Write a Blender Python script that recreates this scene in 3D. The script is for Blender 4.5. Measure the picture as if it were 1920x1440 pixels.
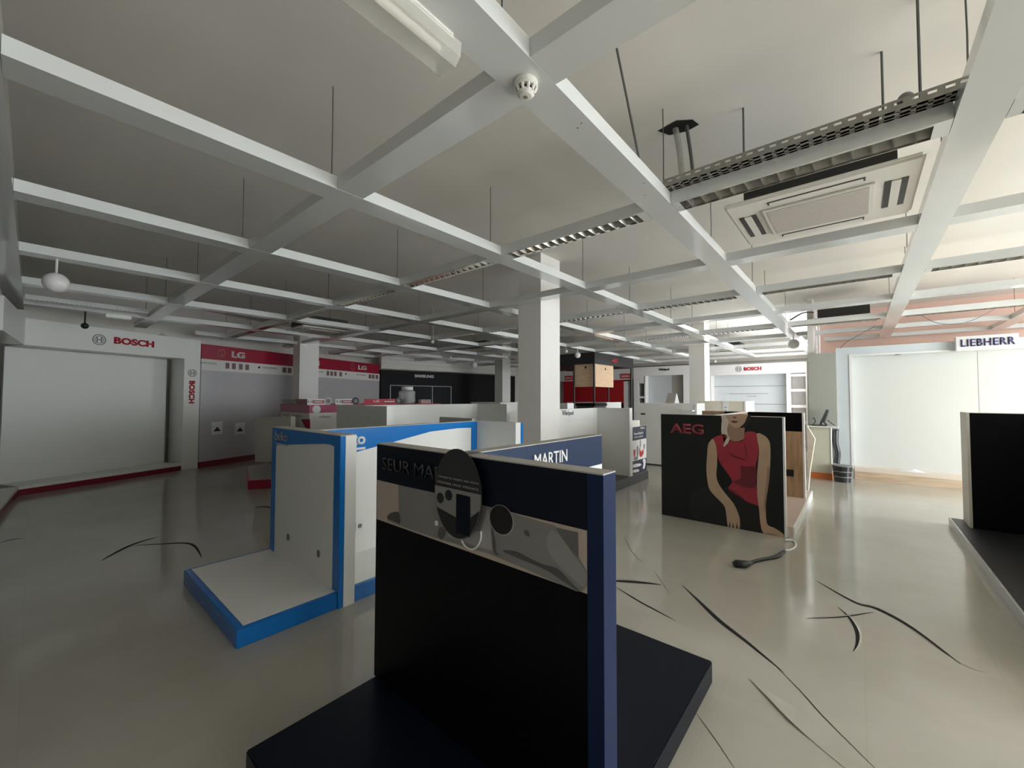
import bpy, bmesh, math, random
from mathutils import Vector, Matrix
from mathutils.geometry import tessellate_polygon
random.seed(7)
S = bpy.context.scene
for o in list(bpy.data.objects): bpy.data.objects.remove(o)
COL = S.collection

# ---------------------------------------------------------------- camera
F_PX, YAW, PITCH, ROLL, CAM_H = 763.95, 0.7040158, 0.0329161, 0.00258198, 1.6
cy, sy = math.cos(YAW), math.sin(YAW)
fwd = Vector((-sy*math.cos(PITCH), cy*math.cos(PITCH), math.sin(PITCH)))
rgt = Vector((cy, sy, 0)); upv = rgt.cross(fwd)
r2 = rgt*math.cos(ROLL)+upv*math.sin(ROLL); u2 = -rgt*math.sin(ROLL)+upv*math.cos(ROLL)
cd = bpy.data.cameras.new('camera'); cam = bpy.data.objects.new('camera', cd); COL.objects.link(cam)
cd.sensor_fit = 'HORIZONTAL'; cd.sensor_width = 36.0; cd.lens = F_PX/1920*36.0
cd.clip_start = 0.02; cd.clip_end = 200
cam.matrix_world = Matrix(((r2.x, u2.x, -fwd.x, 0), (r2.y, u2.y, -fwd.y, 0), (r2.z, u2.z, -fwd.z, CAM_H), (0, 0, 0, 1)))
S.camera = cam

# ---------------------------------------------------------------- world, exposure, daylight through the windows
S.view_settings.view_transform = 'Standard'; S.view_settings.look = 'None'
S.view_settings.gamma = 1; S.view_settings.use_curve_mapping = False
S.view_settings.exposure = 0.42
W = bpy.data.worlds.new('sky'); S.world = W; W.use_nodes = True
bg = W.node_tree.nodes['Background']; bg.inputs[0].default_value = (0.75, 0.88, 1.0, 1); bg.inputs[1].default_value = 3.0
WINX = 7.0
WINDOWS = [(0.5, 2.3, 24), (2.9, 4.5, 50), (5.2, 6.8, 88), (7.2, 8.8, 104), (9.4, 11.4, 36)]   # y0, y1, daylight watts
def daylight(y0, y1, watts, col=(0.93, 0.97, 1.0), tilt=10, x_off=0.0):
    l = bpy.data.lights.new('daylight', 'AREA'); l.shape = 'RECTANGLE'
    l.size = 3.4; l.size_y = (y1-y0)-0.06; l.energy = watts; l.color = col; l.use_shadow = True
    o = bpy.data.objects.new('daylight', l); COL.objects.link(o)
    o.location = (WINX-0.04, (y0+y1)/2, 1.95); o.rotation_euler = (0, math.radians(90+tilt), 0)
    o.location.x -= 1.7*math.sin(math.radians(abs(tilt)))+x_off
for y0, y1, w in WINDOWS: daylight(y0, y1, w*1.7)
# unseen windows behind the grey-green panel, added to light the far part of the shop
ADDED_WIN = (11.6, 15.8)
daylight(ADDED_WIN[0], ADDED_WIN[1], 140, x_off=WINX+0.81)
sl = bpy.data.lights.new('sun', 'SUN'); sl.energy = 24; sl.angle = 0.02; sl.color = (1.0, 0.93, 0.82)
sn = bpy.data.objects.new('sun', sl); COL.objects.link(sn)
sn.rotation_euler = Vector((-1.0, -0.10, -0.72)).to_track_quat('-Z', 'Y').to_euler()

# ---------------------------------------------------------------- helpers
def ray(x, y): return fwd+r2*((x-960)/F_PX)-u2*((y-720)/F_PX)
CP = Vector((0, 0, CAM_H))
def PZ(x, y, z): d = ray(x, y); return CP+d*((z-CAM_H)/d.z)
def PY(x, y, Y): d = ray(x, y); return CP+d*(Y/d.y)
def PX(x, y, X): d = ray(x, y); return CP+d*(X/d.x)

MATS = {}
def mat(name, col, rough=0.5, metal=0.0, noise=0.05, nscale=6.0, bump=0.0, spec=0.5, trans=0.0, coat=0.0, alpha=1.0):
    if name in MATS: return MATS[name]
    m = bpy.data.materials.new(name); m.use_nodes = True; nt = m.node_tree; b = nt.nodes['Principled BSDF']
    tc = nt.nodes.new('ShaderNodeTexCoord'); n = nt.nodes.new('ShaderNodeTexNoise'); n.inputs['Scale'].default_value = nscale
    n.inputs['Detail'].default_value = 4; nt.links.new(tc.outputs['Object'], n.inputs['Vector'])
    mx = nt.nodes.new('ShaderNodeMix'); mx.data_type = 'RGBA'
    mx.inputs[6].default_value = (*[c*(1-noise) for c in col], 1); mx.inputs[7].default_value = (*[min(1, c*(1+noise)) for c in col], 1)
    nt.links.new(n.outputs['Fac'], mx.inputs[0]); nt.links.new(mx.outputs[2], b.inputs['Base Color'])
    b.inputs['Roughness'].default_value = rough; b.inputs['Metallic'].default_value = metal
    b.inputs['Specular IOR Level'].default_value = spec
    b.inputs['Transmission Weight'].default_value = trans; b.inputs['Coat Weight'].default_value = coat
    b.inputs['Coat Roughness'].default_value = 0.08; b.inputs['Alpha'].default_value = alpha
    if bump:
        bp = nt.nodes.new('ShaderNodeBump'); bp.inputs['Strength'].default_value = bump; bp.inputs['Distance'].default_value = 0.01
        nt.links.new(n.outputs['Fac'], bp.inputs['Height']); nt.links.new(bp.outputs[0], b.inputs['Normal'])
    MATS[name] = m; return m

def wood_mat(name, c1, c2, axis=0, rough=0.55):
    m = bpy.data.materials.new(name); m.use_nodes = True; nt = m.node_tree; b = nt.nodes['Principled BSDF']
    tc = nt.nodes.new('ShaderNodeTexCoord'); mp = nt.nodes.new('ShaderNodeMapping')
    sc = [9, 9, 9]; sc[axis] = 0.9; mp.inputs['Scale'].default_value = sc
    n = nt.nodes.new('ShaderNodeTexNoise'); n.inputs['Scale'].default_value = 2.2; n.inputs['Detail'].default_value = 8; n.inputs['Distortion'].default_value = 0.8
    r = nt.nodes.new('ShaderNodeValToRGB'); r.color_ramp.elements[0].color = (*c2, 1); r.color_ramp.elements[1].color = (*c1, 1)
    r.color_ramp.elements[0].position = 0.3; r.color_ramp.elements[1].position = 0.62
    nt.links.new(tc.outputs['Object'], mp.inputs[0]); nt.links.new(mp.outputs[0], n.inputs['Vector'])
    nt.links.new(n.outputs['Fac'], r.inputs[0]); nt.links.new(r.outputs[0], b.inputs['Base Color']); b.inputs['Roughness'].default_value = rough
    MATS[name] = m; return m

def floor_mat():
    m = bpy.data.materials.new('polished_cream_tiles'); m.use_nodes = True; nt = m.node_tree; b = nt.nodes['Principled BSDF']
    tc = nt.nodes.new('ShaderNodeTexCoord')
    br = nt.nodes.new('ShaderNodeTexBrick'); br.offset = 0; br.squash = 1
    br.inputs['Scale'].default_value = 1.0; br.inputs['Brick Width'].default_value = 0.6; br.inputs['Row Height'].default_value = 0.6
    br.inputs['Mortar Size'].default_value = 0.0008; br.inputs['Mortar Smooth'].default_value = 0.3
    br.inputs['Color1'].default_value = (0.445, 0.42, 0.36, 1); br.inputs['Color2'].default_value = (0.465, 0.44, 0.38, 1); br.inputs['Mortar'].default_value = (0.39, 0.365, 0.315, 1)
    nt.links.new(tc.outputs['Object'], br.inputs['Vector'])
    n = nt.nodes.new('ShaderNodeTexNoise'); n.inputs['Scale'].default_value = 0.9; n.inputs['Detail'].default_value = 6; n.inputs['Roughness'].default_value = 0.6
    nt.links.new(tc.outputs['Object'], n.inputs['Vector'])
    r = nt.nodes.new('ShaderNodeValToRGB'); r.color_ramp.elements[0].color = (0.86, 0.85, 0.83, 1); r.color_ramp.elements[1].color = (1, 1, 1, 1)
    r.color_ramp.elements[0].position = 0.3; r.color_ramp.elements[1].position = 0.65
    nt.links.new(n.outputs['Fac'], r.inputs[0])
    mx = nt.nodes.new('ShaderNodeMix'); mx.data_type = 'RGBA'; mx.blend_type = 'MULTIPLY'; mx.inputs[0].default_value = 1
    nt.links.new(br.outputs['Color'], mx.inputs[6]); nt.links.new(r.outputs[0], mx.inputs[7]); nt.links.new(mx.outputs[2], b.inputs['Base Color'])
    # dust dulls the polish in places
    r2_ = nt.nodes.new('ShaderNodeMapRange'); r2_.inputs['From Min'].default_value = 0.35; r2_.inputs['From Max'].default_value = 0.7
    r2_.inputs['To Min'].default_value = 0.15; r2_.inputs['To Max'].default_value = 0.07
    nt.links.new(n.outputs['Fac'], r2_.inputs['Value']); nt.links.new(r2_.outputs[0], b.inputs['Roughness'])
    w = nt.nodes.new('ShaderNodeTexNoise'); w.inputs['Scale'].default_value = 0.45; w.inputs['Detail'].default_value = 1
    nt.links.new(tc.outputs['Object'], w.inputs['Vector'])
    bp = nt.nodes.new('ShaderNodeBump'); bp.inputs['Strength'].default_value = 0.25; bp.inputs['Distance'].default_value = 0.02
    nt.links.new(w.outputs['Fac'], bp.inputs['Height']); nt.links.new(bp.outputs[0], b.inputs['Normal'])
    b.inputs['Specular IOR Level'].default_value = 0.6
    return m

WHITE = mat('white_laminate', (0.84, 0.84, 0.79), 0.32, noise=0.02)
WHITE2 = mat('white_paint', (0.84, 0.82, 0.77), 0.6, noise=0.03)
WHITE_SH = mat('shaded_white_laminate', (0.80, 0.80, 0.76), 0.4, noise=0.02)  # white laminate greyed in its colour for panels turned from the light
BEAM = mat('glossy_grey_white_metal', (0.66, 0.68, 0.66), 0.2, noise=0.02, spec=0.9, coat=0.6)
SLAB = mat('painted_concrete', (0.80, 0.77, 0.71), 0.8, noise=0.06, nscale=1.2, bump=0.15)
WALLC = mat('cream_wall_paint', (0.72, 0.69, 0.64), 0.8, noise=0.04, nscale=2)
PINKW = mat('salmon_wall_paint', (0.80, 0.55, 0.46), 0.85, noise=0.04, nscale=2)
COLM = mat('column_paint', (0.84, 0.82, 0.77), 0.5, noise=0.03)
NAVY = mat('navy_board', (0.003, 0.005, 0.012), 0.42, noise=0.05, spec=0.18)
NAVYE = mat('navy_edge', (0.008, 0.018, 0.06), 0.45, noise=0.05, spec=0.2)
NAVYB = mat('navy_band', (0.018, 0.034, 0.08), 0.4, noise=0.03, spec=0.3)
BLACKB = mat('black_board', (0.002, 0.0022, 0.003), 0.4, noise=0.1, spec=0.12)
TOPGREY = mat('raw_board_edge', (0.42, 0.40, 0.36), 0.6, noise=0.08, nscale=12)
BLUE = mat('bright_blue_laminate', (0.005, 0.18, 0.56), 0.22, noise=0.03)
RED = mat('dark_red_laminate', (0.36, 0.012, 0.04), 0.35, noise=0.05)
REDK = mat('dark_red_kick', (0.20, 0.008, 0.02), 0.4, noise=0.05)
REDT = mat('red_lettering', (0.50, 0.012, 0.03), 0.4, noise=0.02)
REDW = mat('bright_red_panel', (0.42, 0.008, 0.012), 0.4, noise=0.08)
PINKB = mat('magenta_print', (0.42, 0.05, 0.14), 0.35, noise=0.05)
BLACK = mat('black_plastic', (0.012, 0.012, 0.013), 0.4, noise=0.05)
DIMW = mat('taupe_wall', (0.36, 0.35, 0.33), 0.8, noise=0.05)
DGREY = mat('dark_grey_laminate', (0.045, 0.047, 0.05), 0.35, noise=0.05)
CHAR = mat('charcoal_panel', (0.010, 0.010, 0.011), 0.45, noise=0.1)
MGREY = mat('mid_grey', (0.2, 0.2, 0.2), 0.5)
STEEL = mat('galvanised_steel', (0.30, 0.29, 0.26), 0.5, metal=0.4, noise=0.25, nscale=20)
CHROME = mat('bright_aluminium', (0.85, 0.85, 0.83), 0.16, metal=1.0, noise=0.02)
WIRE = mat('steel_wire', (0.12, 0.12, 0.115), 0.5, metal=0.3)
PLASTIC = mat('aged_white_plastic', (0.74, 0.72, 0.66), 0.4, noise=0.02)
GRILLE = mat('filter_grille', (0.52, 0.48, 0.44), 0.7, noise=0.1, nscale=40)
WOOD = wood_mat('oak_board', (0.47, 0.32, 0.19), (0.33, 0.21, 0.12), axis=2)
PINE = wood_mat('pine_board', (0.86, 0.62, 0.40), (0.70, 0.46, 0.27), axis=0)
TANK = wood_mat('worn_wood_plinth', (0.62, 0.48, 0.34), (0.46, 0.33, 0.22), axis=0)
ORANGE = mat('orange_kick', (0.62, 0.17, 0.05), 0.5)
GGREEN = mat('grey_green_panel', (0.40, 0.41, 0.36), 0.55, noise=0.02)
SKIN = mat('print_skin', (0.492, 0.336, 0.221), 0.45, noise=0.12, nscale=8)
SKIND = mat('print_skin_dark', (0.342, 0.207, 0.135), 0.45, noise=0.12, nscale=8)
HAIR = mat('print_blonde', (0.608, 0.526, 0.432), 0.45, noise=0.15, nscale=30)
DRESS = mat('print_red_dress', (0.344, 0.028, 0.045), 0.45, noise=0.12, nscale=6)
DRESSD = mat('print_red_dress_fold', (0.15, 0.015, 0.024), 0.45, noise=0.12, nscale=6)
LIPS = mat('print_lips', (0.16, 0.035, 0.035), 0.45)
PG1 = mat('print_grey_cloth', (0.237, 0.228, 0.213), 0.35, noise=0.15, nscale=9)
PG2 = mat('print_grey_fold', (0.096, 0.093, 0.088), 0.35, noise=0.15, nscale=9)
PG3 = mat('print_grey_light', (0.36, 0.342, 0.324), 0.35, noise=0.15, nscale=9)
PTAN = mat('print_tan', (0.51, 0.416, 0.34), 0.35, noise=0.06)
PAPER = mat('white_paper', (0.8, 0.8, 0.78), 0.7)
TXTG = mat('faint_grey_print', (0.35, 0.32, 0.31), 0.6)
GLASSM = mat('window_glass', (1, 1, 1), 0.0, trans=1.0, alpha=0.15)
CLEAR = mat('clear_plastic', (0.75, 0.77, 0.75), 0.12, alpha=0.45, noise=0.3, nscale=40)
GAP = mat('dark_floor_gap', (0.010, 0.009, 0.008), 0.9)

def tag(o, label=None, cat=None, group=None, kind=None):
    if label: o['label'] = label
    if cat: o['category'] = cat
    if group: o['group'] = group
    if kind: o['kind'] = kind
    return o
def thing(name, loc, label, cat, group=None):
    o = bpy.data.objects.new(name, None); COL.objects.link(o); o.location = loc; o.empty_display_size = 0.1
    o['orig'] = 0; del o['orig']
    return tag(o, label, cat, group)
def wloc(p):
    v = Vector((0, 0, 0))
    while p is not None: v = v+p.location; p = p.parent
    return v
def obj(name, bm, m, parent=None, smooth=False, bevel=0.0, label=None):
    if bevel:
        bmesh.ops.bevel(bm, geom=list(bm.edges), offset=bevel, segments=2, affect='EDGES', clamp_overlap=True)
    me = bpy.data.meshes.new(name)
    off = wloc(parent)
    for v in bm.verts: v.co -= off
    bm.normal_update(); bm.to_mesh(me); bm.free()
    for mm in (m if isinstance(m, (list, tuple)) else [m]): me.materials.append(mm)
    if smooth:
        for p in me.polygons: p.use_smooth = True
    o = bpy.data.objects.new(name, me); COL.objects.link(o)
    if parent is not None: o.parent = parent
    if label: o['label'] = label
    return o
def box(bm, x0, x1, y0, y1, z0, z1, mi=0):
    vs = [bm.verts.new((x, y, z)) for z in (z0, z1) for y in (y0, y1) for x in (x0, x1)]
    for f in ((0, 2, 3, 1), (4, 5, 7, 6), (0, 1, 5, 4), (2, 6, 7, 3), (0, 4, 6, 2), (1, 3, 7, 5)):
        bm.faces.new([vs[i] for i in f]).material_index = mi
    return bm
def bx(*a): return box(bmesh.new(), *a)
def prism(bm, pts, z0, z1):
    lo = [bm.verts.new((p[0], p[1], z0)) for p in pts]; hi = [bm.verts.new((p[0], p[1], z1)) for p in pts]
    n = len(pts); bm.faces.new(lo[::-1]); bm.faces.new(hi)
    for i in range(n): bm.faces.new((lo[i], lo[(i+1) % n], hi[(i+1) % n], hi[i]))
    bmesh.ops.recalc_face_normals(bm, faces=list(bm.faces)); return bm
def wallseg(bm, A, B, z0, z1, t):
    """upright slab from A to B; positive t thickens it away from the room (to the left of A->B)"""
    a, b = Vector(A), Vector(B); d = (b-a).normalized(); n = Vector((-d.y, d.x))*t
    return prism(bm, [a, b, b+n, a+n], z0, z1)
def tube(bm, pts, r, seg=8, caps=True):
    pts = [Vector(p) for p in pts]; rings = []
    for i, p in enumerate(pts):
        d = (pts[min(i+1, len(pts)-1)]-pts[max(i-1, 0)]).normalized()
        a = d.orthogonal().normalized() if abs(d.z) < 0.9 else Vector((1, 0, 0)).cross(d).normalized()
        if abs(d.z) < 0.9: a = d.cross(Vector((0, 0, 1))).normalized()
        b = d.cross(a)
        rr = r[i] if isinstance(r, (list, tuple)) else r
        rings.append([bm.verts.new(p+a*math.cos(2*math.pi*k/seg)*rr+b*math.sin(2*math.pi*k/seg)*rr) for k in range(seg)])
    for i in range(len(rings)-1):
        for k in range(seg):
            bm.faces.new((rings[i][k], rings[i][(k+1) % seg], rings[i+1][(k+1) % seg], rings[i+1][k]))
    if caps: bm.faces.new(rings[0][::-1]); bm.faces.new(rings[-1])
    bmesh.ops.recalc_face_normals(bm, faces=list(bm.faces)); return bm
def lathe(bm, c, prof, seg=24):
    c = Vector(c); rings = []
    for r, z in prof:
        rings.append([bm.verts.new(c+Vector((r*math.cos(2*math.pi*k/seg), r*math.sin(2*math.pi*k/seg), z))) for k in range(seg)])
    for i in range(len(rings)-1):
        for k in range(seg): bm.faces.new((rings[i][k], rings[i][(k+1) % seg], rings[i+1][(k+1) % seg], rings[i+1][k]))
    bm.faces.new(rings[0][::-1]); bm.faces.new(rings[-1])
    bmesh.ops.recalc_face_normals(bm, faces=list(bm.faces)); return bm
def smoothpts(P, n=6):
    P = [Vector(p) for p in P]; out = []
    for i in range(len(P)-1):
        p0, p1, p2, p3 = P[max(i-1, 0)], P[i], P[i+1], P[min(i+2, len(P)-1)]
        for k in range(n):
            t = k/n
            out.append(0.5*((2*p1)+(p2-p0)*t+(2*p0-5*p1+4*p2-p3)*t*t+(3*p1-p0-3*p2+p3)*t**3))
    out.append(P[-1]); return out
def flat(bm, pts, n, th=0.0012):
    """thin closed plate: outline pts (3D, coplanar) thickened by th along n"""
    n = Vector(n)*th; pts = [Vector(p) for p in pts]; k = len(pts); nn = n.normalized()
    lo = [bm.verts.new(p) for p in pts]; hi = [bm.verts.new(p+n) for p in pts]
    for tri in tessellate_polygon([pts]):
        a, b_, c_ = tri
        if len({a, b_, c_}) < 3: continue
        N = (pts[b_]-pts[a]).cross(pts[c_]-pts[a])
        if N.length < 1e-12: continue
        if N.dot(nn) < 0: b_, c_ = c_, b_
        try:
            bm.faces.new((hi[a], hi[b_], hi[c_])); bm.faces.new((lo[a], lo[c_], lo[b_]))
        except ValueError: pass
    area = sum((pts[i].cross(pts[(i+1) % k]) for i in range(k)), Vector()).dot(nn)
    for i in range(k):
        q = (lo[i], lo[(i+1) % k], hi[(i+1) % k], hi[i])
        bm.faces.new(q if area > 0 else q[::-1])
    return bm
def curved(pts2, n=4):
    """closed smooth outline through 2D pixel points"""
    P = [Vector((p[0], p[1], 0)) for p in pts2]; out = []; L = len(P)
    for i in range(L):
        p0, p1, p2, p3 = P[i-1], P[i], P[(i+1) % L], P[(i+2) % L]
        for k in range(n):
            t = k/n; q = 0.5*((2*p1)+(p2-p0)*t+(2*p0-5*p1+4*p2-p3)*t*t+(3*p1-p0-3*p2+p3)*t**3); out.append((q.x, q.y))
    return out
def text(name, s, o, ux, w, h, m, parent=None, bold=0.0, depth=0.004, uz=(0, 0, 1), spacing=1.0, label=None, shear=0.0):
    """lettering whose box starts at o (lower left), w wide along ux and h high along uz"""
    c = bpy.data.curves.new(name, 'FONT'); c.body = s; c.offset = bold; c.extrude = 0.0; c.space_character = spacing; c.shear = shear
    c.resolution_u = 4
    t = bpy.data.objects.new(name, c); COL.objects.link(t); bpy.context.view_layer.update()
    me = bpy.data.meshes.new_from_object(t.evaluated_get(bpy.context.evaluated_depsgraph_get()))
    bpy.data.objects.remove(t); bpy.data.curves.remove(c)
    xs = [v.co.x for v in me.vertices]; ys = [v.co.y for v in me.vertices]
    x0, x1, y0, y1 = min(xs), max(xs), min(ys), max(ys)
    ux = Vector(ux).normalized(); uz = Vector(uz).normalized(); n = ux.cross(uz)
    bm = bmesh.new(); bm.from_mesh(me); bpy.data.meshes.remove(me)
    for v in bm.verts: v.co = Vector(o)+ux*((v.co.x-x0)/(x1-x0)*w)+uz*((v.co.y-y0)/(y1-y0)*h)
    r = bmesh.ops.extrude_face_region(bm, geom=list(bm.faces))
    for e in r['geom']:
        if isinstance(e, bmesh.types.BMVert): e.co += n*depth
    bmesh.ops.recalc_face_normals(bm, faces=list(bm.faces))
    return obj(name, bm, m, parent, label=label)
def ring(bm, c, ux, uz, r0, r1, th=0.004, seg=28):
    ux, uz = Vector(ux).normalized(), Vector(uz).normalized(); n = ux.cross(uz)*th; c = Vector(c)
    L = []
    for k in range(seg):
        a = 2*math.pi*k/seg; d = ux*math.cos(a)+uz*math.sin(a)
        L.append([bm.verts.new(c+d*r0), bm.verts.new(c+d*r1), bm.verts.new(c+d*r1+n), bm.verts.new(c+d*r0+n)])
    for k in range(seg):
        a, b = L[k], L[(k+1) % seg]
        for i in range(4): bm.faces.new((a[i], a[(i+1) % 4], b[(i+1) % 4], b[i]))
    bmesh.ops.recalc_face_normals(bm, faces=list(bm.faces)); return bm
def disc(bm, c, ux, uz, r, th=0.004, seg=28, rz=None):
    ux, uz = Vector(ux).normalized(), Vector(uz).normalized(); rz = rz or r
    return flat(bm, [Vector(c)+ux*math.cos(2*math.pi*k/seg)*r+uz*math.sin(2*math.pi*k/seg)*rz for k in range(seg)], ux.cross(uz), th)
def bar(bm, c, ux, uz, u0, u1, v0, v1, th=0.004):
    ux, uz = Vector(ux).normalized(), Vector(uz).normalized(); c = Vector(c)
    return flat(bm, [c+ux*u0+uz*v0, c+ux*u1+uz*v0, c+ux*u1+uz*v1, c+ux*u0+uz*v1], ux.cross(uz), th)
def emblem(c, ux, r, parent, uz=(0, 0, 1)):
    """ring with an H-shaped armature inside"""
    b = bmesh.new(); ring(b, c, ux, uz, r*0.86, r, 0.005)
    ring(b, c, ux, uz, r*0.60, r*0.68, 0.005)
    bar(b, c, ux, uz, -0.40*r, -0.24*r, -0.55*r, 0.55*r, 0.005); bar(b, c, ux, uz, 0.24*r, 0.40*r, -0.55*r, 0.55*r, 0.005)
    bar(b, c, ux, uz, -0.24*r, 0.24*r, -0.09*r, 0.09*r, 0.005)
    return obj('emblem', b, MGREY, parent)
def copy_tree(o, parent=None):
    c = o.copy(); COL.objects.link(c); c.parent = parent
    for ch in list(o.children): copy_tree(ch, c)
    return c
def st(name, bm, m, **k): return tag(obj(name, bm, m, **k), kind='structure')
def move_part(o, v):
    return o

# ================================================================ THE SETTING
SLABZ = 3.72
fl = bmesh.new(); prism(fl, [(-11.4, -0.62), (WINX+0.2, -0.62), (WINX+0.2, 17.2), (-14.6, 17.2), (-14.6, 8.0)], -0.05, 0.0)
FLOOR = tag(obj('floor', fl, floor_mat()), kind='structure')
cl = bmesh.new(); prism(cl, [(-11.4, -0.62), (WINX+0.2, -0.62), (WINX+0.2, 17.2), (-14.6, 17.2), (-14.6, 8.0)], SLABZ, SLABZ+0.1)
CEIL = tag(obj('ceiling', cl, SLAB), kind='structure')
st('wall_near', bx(-11.2, WINX, -0.62, -0.52, 0, SLABZ), DIMW)
LW = [(-11.1, -0.52), (-12.15, 2.3), (-14.35, 8.35), (-13.4, 13.9), (-13.4, 17.0)]
b = bmesh.new()
for p, q in zip(LW[:-1], LW[1:]): wallseg(b, p, q, 0, SLABZ, 0.1)
st('wall_left', b, WALLC)
st('wall_far', bx(-13.4, -0.8, 17.0, 17.1, 0, SLABZ), WALLC)
st('wall_back_right', bx(-0.7, WINX, 12.75, 12.85, 0, SLABZ), PINKW)
b = bmesh.new(); box(b, -0.8, -0.7, 10.66, ADDED_WIN[0], 0, SLABZ); box(b, -0.8, -0.7, ADDED_WIN[1], 17.1, 0, SLABZ); box(b, -0.8, -0.7, ADDED_WIN[0], ADDED_WIN[1], 0, 0.2)
st('wall_partition', b, WALLC)
wf = st('window_6', (lambda b: (box(b, -0.77, -0.72, ADDED_WIN[0], ADDED_WIN[1], 0.2, 0.26), box(b, -0.77, -0.72, ADDED_WIN[0], ADDED_WIN[1], 3.66, 3.715), [box(b, -0.77, -0.72, y, y+0.05, 0.26, 3.66) for y in (11.6, 13.0, 14.4, 15.75)])[0])(bmesh.new()), BEAM)  # invented window, out of view, carrying the added far light
obj('pane', bx(-0.75, -0.745, 11.65, 15.75, 0.26, 3.66), GLASSM, wf)
# window wall on the right, beyond the frame: this is where the daylight comes from
b = bmesh.new(); edges = [-0.52]
for y0, y1, w in WINDOWS: edges += [y0, y1]
edges.append(12.75)
for i in range(0, len(edges), 2): box(b, WINX, WINX+0.15, edges[i], edges[i+1], 0, SLABZ)
for y0, y1, w in WINDOWS: box(b, WINX, WINX+0.15, y0, y1, 0, 0.18)
st('wall_right', b, DIMW)
for i, (y0, y1, w) in enumerate(WINDOWS):
    b = bmesh.new()
    for a in ((y0, y0+0.05, 0.18, 3.715), (y1-0.05, y1, 0.18, 3.715), (y0+0.05, y1-0.05, 0.18, 0.24), (y0+0.05, y1-0.05, 3.66, 3.715)):
        box(b, WINX+0.03, WINX+0.09, *a)
    wf = st('window_%d' % (i+1), b, BEAM)
    obj('pane', bx(WINX+0.055, WINX+0.065, y0+0.05, y1-0.05, 0.24, 3.66), GLASSM, wf)

# buckled tiles: thin lifted edges with a dark gap under them, part of the floor
def lifted(pts, h, w=0.0, side=1):
    """buckled tile joint: a dark open gap that tapers at both ends, with a thin raised lip on its far side"""
    P = smoothpts([PZ(x, y, 0) for x, y in pts], 5); n = len(P); b = bmesh.new(); g = bmesh.new(); T = []
    dm = (P[-1]-P[0]).normalized(); sgn = 1 if Vector((-dm.y, dm.x, 0)).dot(P[n//2]) > 0 else -1; T = []; K = []; lo = []; hi = []
    for i, p in enumerate(P):
        d = (P[min(i+1, n-1)]-P[max(i-1, 0)]).normalized(); nn = Vector((-d.y, d.x, 0))*side
        nn = nn*sgn
        k = math.sin(math.pi*min(1, (i+0.3)/(n-0.4)))
        far = p+nn*(h*2.4*k+0.001)
        lo.append(g.verts.new(p+Vector((0, 0, 0.0008)))); hi.append(g.verts.new(far+Vector((0, 0, 0.0009))))
        wd = (w if w else 0.012)*k+0.001; hh = h*0.4*k
        T.append([b.verts.new(far+Vector((0, 0, 0.0009))), b.verts.new(far+Vector((0, 0, 0.001+hh))), b.verts.new(far+nn*wd+Vector((0, 0, 0.001)))])
    for i in range(n-1):
        g.faces.new((lo[i], lo[i+1], hi[i+1], hi[i]))
        for q in range(2): b.faces.new((T[i][q], T[i+1][q], T[i+1][q+1], T[i][q+1]))
    bmesh.ops.recalc_face_normals(b, faces=list(b.faces))
    obj('crack', g, GAP, FLOOR); obj('lifted_tile', b, FLOOR.data.materials[0], FLOOR)
def crack(pts, wd):
    P = smoothpts([PZ(x, y, 0) for x, y in pts], 4); n = len(P); g = bmesh.new(); lo = []; hi = []
    for i, p in enumerate(P):
        d = (P[min(i+1, n-1)]-P[max(i-1, 0)]).normalized(); nn = Vector((-d.y, d.x, 0)); k = wd*(0.25+0.75*math.sin(math.pi*i/(n-1)))
        lo.append(g.verts.new(p-nn*k/2+Vector((0, 0, 0.001)))); hi.append(g.verts.new(p+nn*k/2+Vector((0, 0, 0.001))))
    for i in range(n-1): g.faces.new((lo[i], lo[i+1], hi[i+1], hi[i]))
    obj('crack', g, GAP, FLOOR)
lifted([(1278, 1097), (1310, 1130), (1345, 1165), (1400, 1207), (1470, 1262)], 0.013)
crack([(1455, 1250), (1500, 1295), (1545, 1345), (1645, 1445)], 0.007)
lifted([(1528, 1088), (1600, 1130), (1642, 1143), (1705, 1177), (1800, 1245)], 0.014)
lifted([(1512, 1160), (1580, 1158), (1640, 1148)], 0.006)
lifted([(1570, 1138), (1588, 1156), (1602, 1182), (1604, 1205), (1599, 1222)], 0.009)
lifted([(1140, 1090), (1180, 1093), (1240, 1097)], 0.02)
lifted([(1153, 1100), (1200, 1130), (1266, 1164)], 0.006)
lifted([(190, 1052), (250, 1022), (300, 1006)], 0.016)
lifted([(250, 1023), (300, 1021), (355, 1021), (378, 1046)], 0.012)
lifted([(478, 953), (492, 951), (510, 953)], 0.02)
lifted([(0, 1018), (20, 1013), (44, 1009)], 0.010)
g = bmesh.new(); E0 = smoothpts([PZ(x, y, 0.002) for x, y in ((1404, 1272), (1440, 1310), (1480, 1352), (1530, 1395), (1590, 1445))], 4); E1 = smoothpts([PZ(x, y, 0.0015) for x, y in ((1405, 1272), (1460, 1308), (1520, 1345), (1580, 1395), (1632, 1445))], 4)
va = [g.verts.new(p+Vector((0, 0, 0.007*math.sin(math.pi*min(1, i/12))))) for i, p in enumerate(E0)]; vb = [g.verts.new(p) for p in E1]
for i in range(1, len(E0)): g.faces.new((va[i-1], va[i], vb[i], vb[i-1]))
bmesh.ops.remove_doubles(g, verts=g.verts, dist=0.0005); bmesh.ops.recalc_face_normals(g, faces=list(g.faces)); obj('lifted_tile', g, FLOOR.data.materials[0], FLOOR)
crack([(1170, 1005), (1185, 1035), (1205, 1055)], 0.006)
crack([(1300, 1330), (1340, 1385), (1380, 1445)], 0.004)
crack([(1700, 1175), (1800, 1243), (1850, 1262)], 0.004)
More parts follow.
